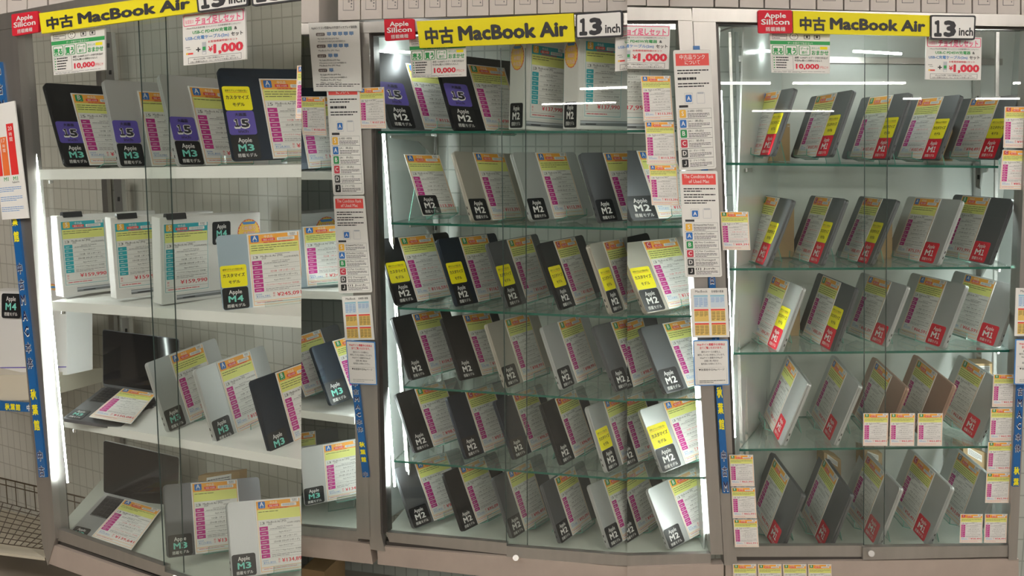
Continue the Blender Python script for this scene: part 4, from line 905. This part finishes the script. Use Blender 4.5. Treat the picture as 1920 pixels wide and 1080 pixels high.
def c_web():
    s = Sheet(.66, .84, INKB, .003, r=.02, gap=.0003); s.rrect(.02, .02, .64, .82, .015, PAPER, 1)
    s.text('Webサイト掲載中の本体は', .33, .74, .045, INKR, 'c', w=.52, bold=.02); s.text('全てご覧いただけます。', .33, .68, .045, INKR, 'c', w=.42, bold=.02)
    for i, t in enumerate(('展示スペースの都合上、', '陳列していない本体もございます。', 'Webサイト掲載中のMacが', '店頭に無い場合は', '販売員にお尋ねください。')): s.text(t, .33, .61 - i * .055, .035, INK, 'c', w=(.36, .5, .42, .26, .38)[i], bold=.01)
    s.frame(.05, .03, .61, .34, .003, INKG); s.text('▼秋葉館中古Macページ', .33, .28, .04, INK, 'c', w=.48, bold=.015)
    s.lines(.10, .05, .58, .11, 2, INK, 1, .4, 4); return s
def c_band(n):
    H = n * 1.0; s = Sheet(.9, H, BAND, .01, gap=.0006); txt = '秋葉館 中古MAC本体 '; y = H
    for i in range(n):
        ch = txt[(i + 4) % len(txt)]; y -= 1.0
        if ch == ' ': continue
        gold = ch in '秋葉館'
        s.text(ch, .45, y + .14, .66, YEL if gold else WHT, 'c', bold=.06 if not gold else .03, layer=2, res=1)
        if not gold: s.text(ch, .45, y + .16, .62, NAVY, 'c', bold=.02, layer=3, res=1)
    return s
def post(name, sh, s, quad, label, cat, group, off=-.03): return sign(name, sh, s, quad, label, cat, group, off)
post('chart_sheet', c_display(), 'S', [(578,43), (673,40), (678,171), (588,171)], 'white sheet with rows of blue screen icons above the first rank chart', 'notice', 'posted notices', -.038)
post('chart_sheet', c_rank(0), 'S', [(611,150), (672,149), (683,365), (625,366)], 'Japanese rank chart left of middle cabinet', 'notice', 'rank charts')
post('chart_sheet', c_rank(1), 'S', [(625,367), (683,367), (698,548), (635,550)], 'English rank chart left of middle cabinet', 'notice', 'rank charts')
post('chart_sheet', c_weight(), 'S', [(641,556), (695,553), (702,637), (647,638)], 'weight table with blue and orange blocks left of middle cabinet', 'notice', 'weight tables')
post('chart_sheet', c_web(), 'S', [(648,638), (703,641), (707,722), (655,720)], 'blue-bordered notice with red heading left of middle cabinet', 'notice', 'blue-bordered notices', -.034)
post('banner_strip', c_band(13), 'S', [(658,712), (672,712), (692,895), (680,895)], 'blue banner strip below the first blue-bordered notice', 'banner', 'blue banner strips', -.028)
post('chart_sheet', c_rank(0), 'C', [(1262,94), (1332,93), (1343,316), (1274,320)], 'Japanese rank chart left of right cabinet', 'notice', 'rank charts')
post('chart_sheet', c_rank(1), 'C', [(1274,320), (1345,320), (1354,519), (1285,520)], 'English rank chart left of right cabinet', 'notice', 'rank charts')
post('chart_sheet', c_weight(), 'C', [(1294,541), (1363,540), (1368,632), (1298,633)], 'weight table with blue and orange blocks left of right cabinet', 'notice', 'weight tables', -.042)
post('chart_sheet', c_web(), 'C', [(1299,638), (1366,637), (1368,722), (1302,724)], 'blue-bordered notice with red heading left of right cabinet', 'notice', 'blue-bordered notices', -.042)
post('banner_strip', c_band(27), 'C', [(1300,86), (1312,86), (1368,925), (1355,925)], 'blue banner strip behind the charts left of right cabinet', 'banner', 'blue banner strips', -.026)
post('banner_strip', c_band(26), 'A', [(-10,120), (2,116), (87,895), (73,895)], 'blue banner strip down the left post of far-left cabinet', 'banner', 'blue banner strips', -.028)
post('chart_sheet', c_weight(), 'D', [(1905,540), (1968,541), (1966,630), (1902,630)], 'weight table cut off at the right edge', 'notice', 'weight tables', -.042)
post('chart_sheet', c_web(), 'D', [(1904,636), (1970,637), (1968,722), (1901,721)], 'blue-bordered notice cut off at the right edge', 'notice', 'blue-bordered notices', -.042)
post('banner_strip', c_band(10), 'D', [(1908,700), (1921,700), (1911,912), (1898,912)], 'blue banner strip on the right post of right cabinet', 'banner', 'blue banner strips', -.028)
# ------------------------------------------------------------------ price cards taped on the glass and posts
small = [('A', q(557,123, 603,121, 600,221, 554,223), 'A', '¥150,091', 'small price card at right edge of far-left cabinet', -.03),
 ('S', q(564,181, 609,181, 613,255, 567,253), 'A', '¥150,091', 'small price card taped left of the first rank chart', -.006),
 ('B', q(673,165, 720,163, 724,241, 676,241), 'A', '¥107,091', 'small price card taped right of the first rank chart', -.03),
 ('C', q(1201,142, 1257,142, 1263,225, 1207,227), 'A', '¥113,391', 'top one of three small price cards in a column left of second rank chart', -.006),
 ('C', q(1209,228, 1264,228, 1269,308, 1213,308), 'A', '¥113,391', 'middle one of three small price cards in a column left of second rank chart', -.006),
 ('C', q(1216,309, 1269,309, 1274,386, 1222,385), 'A', '¥113,391', 'lowest of three small price cards in a column left of second rank chart', -.006),
 ('D', q(1350,397, 1403,397, 1407,469, 1355,469), 'B', '¥89,391', 'small price card taped right of the English chart, second shelf of right cabinet', -.03),
 ('D', q(1884,200, 1938,200, 1934,278, 1881,277), 'C', '¥95,491', 'upper small price card at right edge beside top shelf', -.006),
 ('D', q(1880,281, 1932,282, 1927,356, 1874,355), 'C', '¥85,491', 'lower small price card at right edge beside top shelf', -.006)]
for i, x in enumerate((1619, 1669, 1721)): small.append(('D', q(x,775, x+47,775, x+45,836, x-1,836), 'B', '¥62,891', '%s small price card of three in a row below the rose gold laptops' % ('left', 'middle', 'right')[i], -.006))
for i, (a, b, c_, d) in enumerate(((1863, 702, 1861, 763), (1858, 766, 1856, 827), (1853, 829, 1851, 886), (1850, 887, 1848, 943))): small.append(('D', q(a,b, a+45,b, c_+43,d, c_-1,d), 'B', '¥62,991', '%s of four small price cards stacked beside the right banner strip' % ('topmost', 'second', 'third', 'lowest')[i], -.006))
for i, x in enumerate((1801, 1847)): small.append(('D', q(x,964, x+42,964, x+40,1018, x-2,1018), 'C', '¥58,491', '%s one of two small price cards at the bottom right corner glass' % ('left', 'right')[i], -.006))
for i, (a, b, d) in enumerate(((1367, 853, 912), (1371, 914, 972), (1375, 974, 1026))): small.append(('D', q(a,b, a+45,b, a+48,d, a+3,d), 'B', '¥62,991', '%s of three small price cards on left post of right cabinet' % ('topmost', 'middle', 'lowest')[i], -.03))
for i, x in enumerate((1374, 1421, 1468, 1515)): small.append(('D', q(x,1058, x+44,1058, x+46,1118, x+2,1118), 'B', '¥60,991', '%s small price card from left on base panel of right cabinet' % ORD[i], -.022))
for i, (s_, qq, rk, pr, lb, off) in enumerate(small):
    chp = 'M1' if s_ == 'D' else ('M3' if s_ in 'AS' else 'M2')
    sh = card_sheet(rk, pr, '15' if i < 3 else '13', chp, '2020' if s_ == 'D' else '2022', '¥98,800', '8GB', '256GB', i in (6, 7, 8), False, 3, 200 + i, True)
    p4 = [(qq[j], qq[j + 1]) for j in (0, 2, 4, 6)]
    sign('price_card', sh, s_, p4, lb, 'price card', 'small price cards taped on the fronts', off)
# ------------------------------------------------------------------ cartons on top of the cabinets
def carton(s, poly, off, label, num, group='white cartons on top of the cabinets', lab=True, dep=.16):
    V, F = px_prism(s, poly, off, off + dep); P = np.array(V).mean(0); root = empty('carton', P); tag(root, label, 'box', group)
    mesh_obj('carton_body', V, F, BOXC, root, s)
    if lab:
        (x0, y0), (x1, y1) = poly[0], poly[1]; yb = poly[2][1]; wd = x1 - x0; sh = Sheet(.6, 1.0, INKG, .001, gap=.0006); sh.rect(.02, .02, .58, .98, BOXC, 1)
        V, F = glyphs(num, .02, 1)
        for j in range(9): sh.rect(.28, .35 + j * .05, .38, .375 + j * .05, INK, 2)
        sh.lines(.44, .1, .52, .9, 6, INKG, 2, .5, len(label)); 
        o0 = len(sh.V); sh._add(([(.20 - v[1] * .16, .50 + v[0] * .16, .002) for v in V], F), INK)
        hang('shipping_label', sh, s, [(x0 + wd * .22, yb - 60), (x0 + wd * .72, yb - 60), (x0 + wd * .72, yb - 17), (x0 + wd * .22, yb - 17)], off - .001, s, root)
bx = [633, 676, 717, 757, 796, 837, 876, 917, 964, 1007, 1050, 1093, 1138, 1186]
for i, (a, b) in enumerate(zip(bx, bx[1:])):
    f = lambda x: 38 - (x - 633) * .0335
    carton('B' if i else 'S', [(a + 1, f(a) - 110), (b - 1, f(b) - 110), (b - 1, f(b)), (a + 1, f(a))], .0, 'white carton on top of middle cabinet, number %d from left' % (i + 1) if False else 'white carton, %s in row on top of middle cabinet' % ('first second third fourth fifth sixth seventh eighth ninth tenth eleventh twelfth thirteenth'.split()[i]), ('38', '36', '3667', '3667', '3', '38', '36', '3', '38', '3', '3', '36', '38')[i])
carton('C', [(1168, -80), (1211, -80), (1211, 10), (1168, 10)], .0, 'white carton, first on top of bay by second rank chart', '3'); carton('C', [(1213, -80), (1254, -80), (1254, 11), (1213, 11)], .0, 'white carton, second on top of bay by second rank chart', '3')
carton('D', [(1256, -80), (1338, -80), (1338, 13), (1256, 12)], .01, 'wide blank white carton over post between second chart and right cabinet', '3', lab=False)
bd = [1340, 1386, 1433, 1481, 1531, 1582, 1631, 1680, 1727, 1775, 1823, 1870, 1914, 1960]
for i, (a, b) in enumerate(zip(bd, bd[1:])):
    f = lambda x: 15 + (x - 1400) * .026
    carton('D', [(a + 1.5, f(a) - 100), (b - 1.5, f(b) - 100), (b - 1.5, f(b) - 1), (a + 1.5, f(a) - 1)], .0, 'white carton, %s in row on top of right cabinet' % ('first second third fourth fifth sixth seventh eighth ninth tenth eleventh twelfth thirteenth'.split()[i]), ('3', '3', '3', '3', '3', '36', '3', '3', '3', '3', '3', '38', '3')[i], lab=i > 3)
for i, (a, b) in enumerate(((-40, 12), (14, 50), (52, 88), (92, 160), (162, 230))):
    f = lambda x: 28 - x * .2
    carton('A', [(a, f(a) - 90), (b, f(b) - 90), (b, f(b)), (a, f(a))], .0, 'white carton, %s in row on top of far-left cabinet' % ORD[i], '36', lab=i in (1, 2))
carton('S', [(560, -60), (598, -60), (598, 42), (560, 43)], .0, 'plain blank carton on top of first chart bay, left of the labelled cartons', '3', lab=False)
# cardboard boxes kept behind the laptops
def cardbox(s, poly, off, dep, label, lid=False):
    V, F = px_prism(s, poly, off, off + dep); root = empty('cardboard_box', np.array(V).mean(0)); tag(root, label, 'box', 'cardboard boxes behind the laptops')
    mesh_obj('box_body', V, F, CARD, root, s)
    (x0, y0), (x1, y1), (x2, y2), (x3, y3) = poly; sh = Sheet(1, .4, PAPER, .001, gap=.0005); sh.lines(.05, .05, .95, .35, 4, INKG, 1, .4, int(x0)); w3 = (x1 - x0)
    hang('address_label', sh, s, [(x0 + w3 * .2, y0 + 4), (x0 + w3 * .8, y1 + 4), (x0 + w3 * .8, y1 + 4 + w3 * .3), (x0 + w3 * .2, y0 + 4 + w3 * .3)], off - .001, s, root)
for pl, lb in (([(1476,232), (1481,232), (1481,302), (1440,302)], 'behind first laptop, top shelf'), ([(1769,232), (1786,232), (1786,302), (1760,302)], 'behind fourth laptop, top shelf'), ([(1466,388), (1489,388), (1489,482), (1452,482)], 'behind first laptop, second shelf'), ([(1655,390), (1673,390), (1673,486), (1645,486)], 'behind third laptop, second shelf'),
               ([(1484,560), (1500,560), (1500,630), (1474,630)], 'behind first laptop, third shelf'), ([(1545,848), (1577,862), (1577,895), (1545,895)], 'behind second laptop, floor'), ([(1620,842), (1654,850), (1654,885), (1620,885)], 'behind third laptop, floor'),
               ([(1818,682), (1866,682), (1866,716), (1818,716)], 'behind fifth laptop, fourth shelf'), ([(1806,834), (1850,850), (1850,900), (1806,900)], 'behind fifth laptop, floor')):
    cardbox('D', pl, .33, .09, 'brown cardboard box %s of right cabinet' % lb)
cardbox('A', [(372,892), (449,884), (449,915), (372,920)], .46, .04, 'brown cardboard box behind grey laptop on floor of far-left cabinet')
# ------------------------------------------------------------------ left of the far-left cabinet
def f_bars():
    s = Sheet(.6, 2.1, PAPER, .004, r=.01, gap=.0004)
    og = mat('bar_orange', (.80, .17, .04)); rd = mat('bar_red', (.72, .03, .03))
    s.rect(-.0, .80, .13, 1.60, rd, 1); s.rect(.15, .80, .30, 1.50, og, 1); s.rect(.33, .80, .50, 1.72, rd, 1)
    s.text('20', .415, 1.60, .07, WHT, 'c'); s.text('時', .415, 1.50, .07, WHT, 'c'); s.text('間', .415, 1.41, .07, WHT, 'c'); s.text('17', .225, 1.40, .07, WHT, 'c'); s.text('時', .225, 1.31, .06, WHT, 'c'); s.text('間', .225, 1.23, .06, WHT, 'c')
    s.text('M1', .415, .70, .07, INKGR, 'c', bold=.01); s.text('MacBook Pro', .415, .65, .035, INK, 'c', w=.16); s.text('M1', .20, .70, .07, INKGR, 'c', bold=.01)
    for y in (.50, .33, .14): s.lines(.02, y, .52, y + .10, 3, INKB, 1, .35, int(y * 50))
    return s
sign('flyer', f_bars(), 'A', [(-18,198), (27,189), (54,409), (4,412)], 'white poster with tall red and orange bars at the left edge', 'poster', off=-.045)
a = Acc(); a.add(px_prism('A', [(-40, 546), (124, 546), (126, 703), (-40, 706)], .22, .34)); NB = empty('product_box', np.array(a.V).mean(0)); tag(NB, 'large white sealed box seen through the left side glass, on cream shelf', 'box')
mesh_obj('box_body', a.V, a.F, BOXW, NB, 'A')
hang('chip_sticker', (lambda sh: sh)(chip_sheet('M4')), 'A', [(3,550), (39,551), (38,597), (3,596)], .212, 'A', NB)
px_part('printed_line', 'A', [(-40, 689), (124, 687), (124, 689), (-40, 691)], .219, .221, PURP, NB, 'A')
a = Acc(); a.add(px_prism('A', [(82, 408), (116, 404), (122, 556), (92, 560)], .26, .32)); N2 = empty('product_box', np.array(a.V).mean(0)); tag(N2, 'upright white sealed box seen through left glass beside first boxed laptop', 'box')
mesh_obj('box_body', a.V, a.F, BOXW, N2, 'A'); hang('round_sticker', sun_sheet(), 'A', [(84,532), (112,532), (112,574), (84,574)], .252, 'A', N2)
V, F = prism([on('A', -60, 703, .05), on('A', 66, 703, .05), on('A', 192, 690, .5), on('A', -60, 640, .5)], [on('A', -60, 752, .05), on('A', 66, 750, .05), on('A', 192, 716, .5), on('A', -60, 672, .5)])
acc = Acc(); acc.add((V, F))
tag(mesh_obj('cream_shelf', acc.V, acc.F, CREAM, None, 'A'), 'cream metal shelf jutting past the left post of far-left cabinet', 'shelf')
hb = Sheet(6.0, .9, BAND, .01, gap=.0006)
for i, ch in enumerate('本体 秋葉館 中'):
    if ch != ' ': hb.text(ch, .4 + i * .72, .16, .6, YEL if ch in '秋葉館' else WHT, 'c', bold=.03, res=1)
sign('banner_strip', hb, 'A', [(-20,750), (62,756), (63,773), (-20,769)], 'short horizontal blue banner on the edge of the cream shelf', 'banner', 'blue banner strips', .04)
def wire_shelf(y0, y1, label, dip):
    acc = Acc(); r = .0022
    Lf = on('A', -60, y0[0], .04); Rf = on('A', 84, y0[1], .04); Lb = on('A', -60, y1[0], .5); Rb = on('A', 172, y1[1], .5)
    n = 13
    for i in range(n + 1):
        f = i / n; acc.add(bar_lines(Lf * (1 - f) + Rf * f, Lb * (1 - f) + Rb * f, r, 5))
    for j in range(9):
        f = j / 8; acc.add(bar_lines(Lf * (1 - f) + Lb * f, Rf * (1 - f) + Rb * f, r, 5))
    up_ = np.array([0, 0, dip])
    for a_, b_ in ((Lb, Rb),):
        acc.add(bar_lines(a_ + up_, b_ + up_, .004, 6)); acc.add(bar_lines(a_ + up_ * .75, b_ + up_ * .75, .003, 6))
        for i in range(n * 1): f = (i + .5) / n; acc.add(bar_lines(a_ * (1 - f) + b_ * f, (a_ * (1 - f) + b_ * f) + up_, r, 5))
    tag(mesh_obj('wire_shelf', acc.V, acc.F, WIRE, None, 'A'), label, 'wire shelf', 'wire shelves at the left')
wire_shelf((1010, 1030), (925, 985), 'upper wire mesh shelf left of the far-left cabinet', .13)
wire_shelf((1120, 1180), (1060, 1090), 'lower wire mesh shelf at the bottom left corner', .08)
V, F = prism([on('A', -80, 935, .5), on('A', 190, 998, .5), on('A', 84, 1046, .04), on('A', -80, 1026, .04)], [p_ - [0, 0, .012] for p_ in (on('A', -80, 935, .5), on('A', 190, 998, .5), on('A', 84, 1046, .04), on('A', -80, 1026, .04))])
tag(mesh_obj('cream_shelf', V, F, CREAM, None, 'A'), 'cream panel just under the upper wire mesh shelf at bottom left', 'shelf')
# underneath
a = Acc(); a.add(px_prism('B', [(566, 1066), (608, 1072), (608, 1130), (566, 1130)], .15, .35)); tag(mesh_obj('cardboard_box', a.V, a.F, CARD, None, 'S'), 'brown cardboard box in the dark under the first chart bay', 'box')
# ------------------------------------------------------------------ where one run of cabinets ends and the next begins, cut the pieces flush
bpy.context.view_layer.update()
def cut_plane(px):
    a = ray(px, 0); b = ray(px, 1080); n = np.cross(a, b); n /= np.linalg.norm(n)
    if n[0] < 0: n = -n
    return n
for o in list(bpy.data.objects):
    s = SECOF.get(o.name)
    if not s or o.type != 'MESH': continue
    lo, hi = SEAM[s]
    if lo is None and hi is None: continue
    bb = [proj(np.array(o.matrix_world @ Vector(c)) - C0)[0] for c in o.bound_box]
    for px, keep_left in ((lo, False), (hi, True)):
        if px is None: continue
        if (keep_left and max(bb) <= px) or (not keep_left and min(bb) >= px): continue
        if (keep_left and min(bb) > px) or (not keep_left and max(bb) < px):
            for c in o.children: bpy.data.objects.remove(c)
            bpy.data.objects.remove(o); o = None; break
        n = cut_plane(px); inv = o.matrix_world.inverted(); co = inv @ Vector(C0); no = (inv.to_3x3() @ Vector(n)) if False else (o.matrix_world.to_3x3().transposed() @ Vector(n)); no.normalize()
        if not keep_left: no = -no
        me = o.data.copy(); bm = bmesh.new(); bm.from_mesh(me)
        g = bmesh.ops.bisect_plane(bm, geom=bm.verts[:] + bm.edges[:] + bm.faces[:], plane_co=co, plane_no=no, clear_outer=True)
        if o.name.split('.')[0] not in ('price_card', 'glass_door') and 'sticker' not in o.name:
            ed = [e for e in g['geom_cut'] if isinstance(e, bmesh.types.BMEdge) and e.is_boundary]
            try: bmesh.ops.holes_fill(bm, edges=ed)
            except Exception: pass
        bm.to_mesh(me); bm.free(); o.data = me
        if not len(me.polygons): bpy.data.objects.remove(o); o = None; break
for o in list(bpy.data.objects):       # a thing with nothing left on this side of the cut
    if o.type == 'EMPTY' and not o.children: bpy.data.objects.remove(o)
    elif o.type == 'EMPTY' and all(c.name.startswith(('charging_port', 'hinge_seam')) for c in o.children):
        for c in list(o.children): bpy.data.objects.remove(c)
        bpy.data.objects.remove(o)
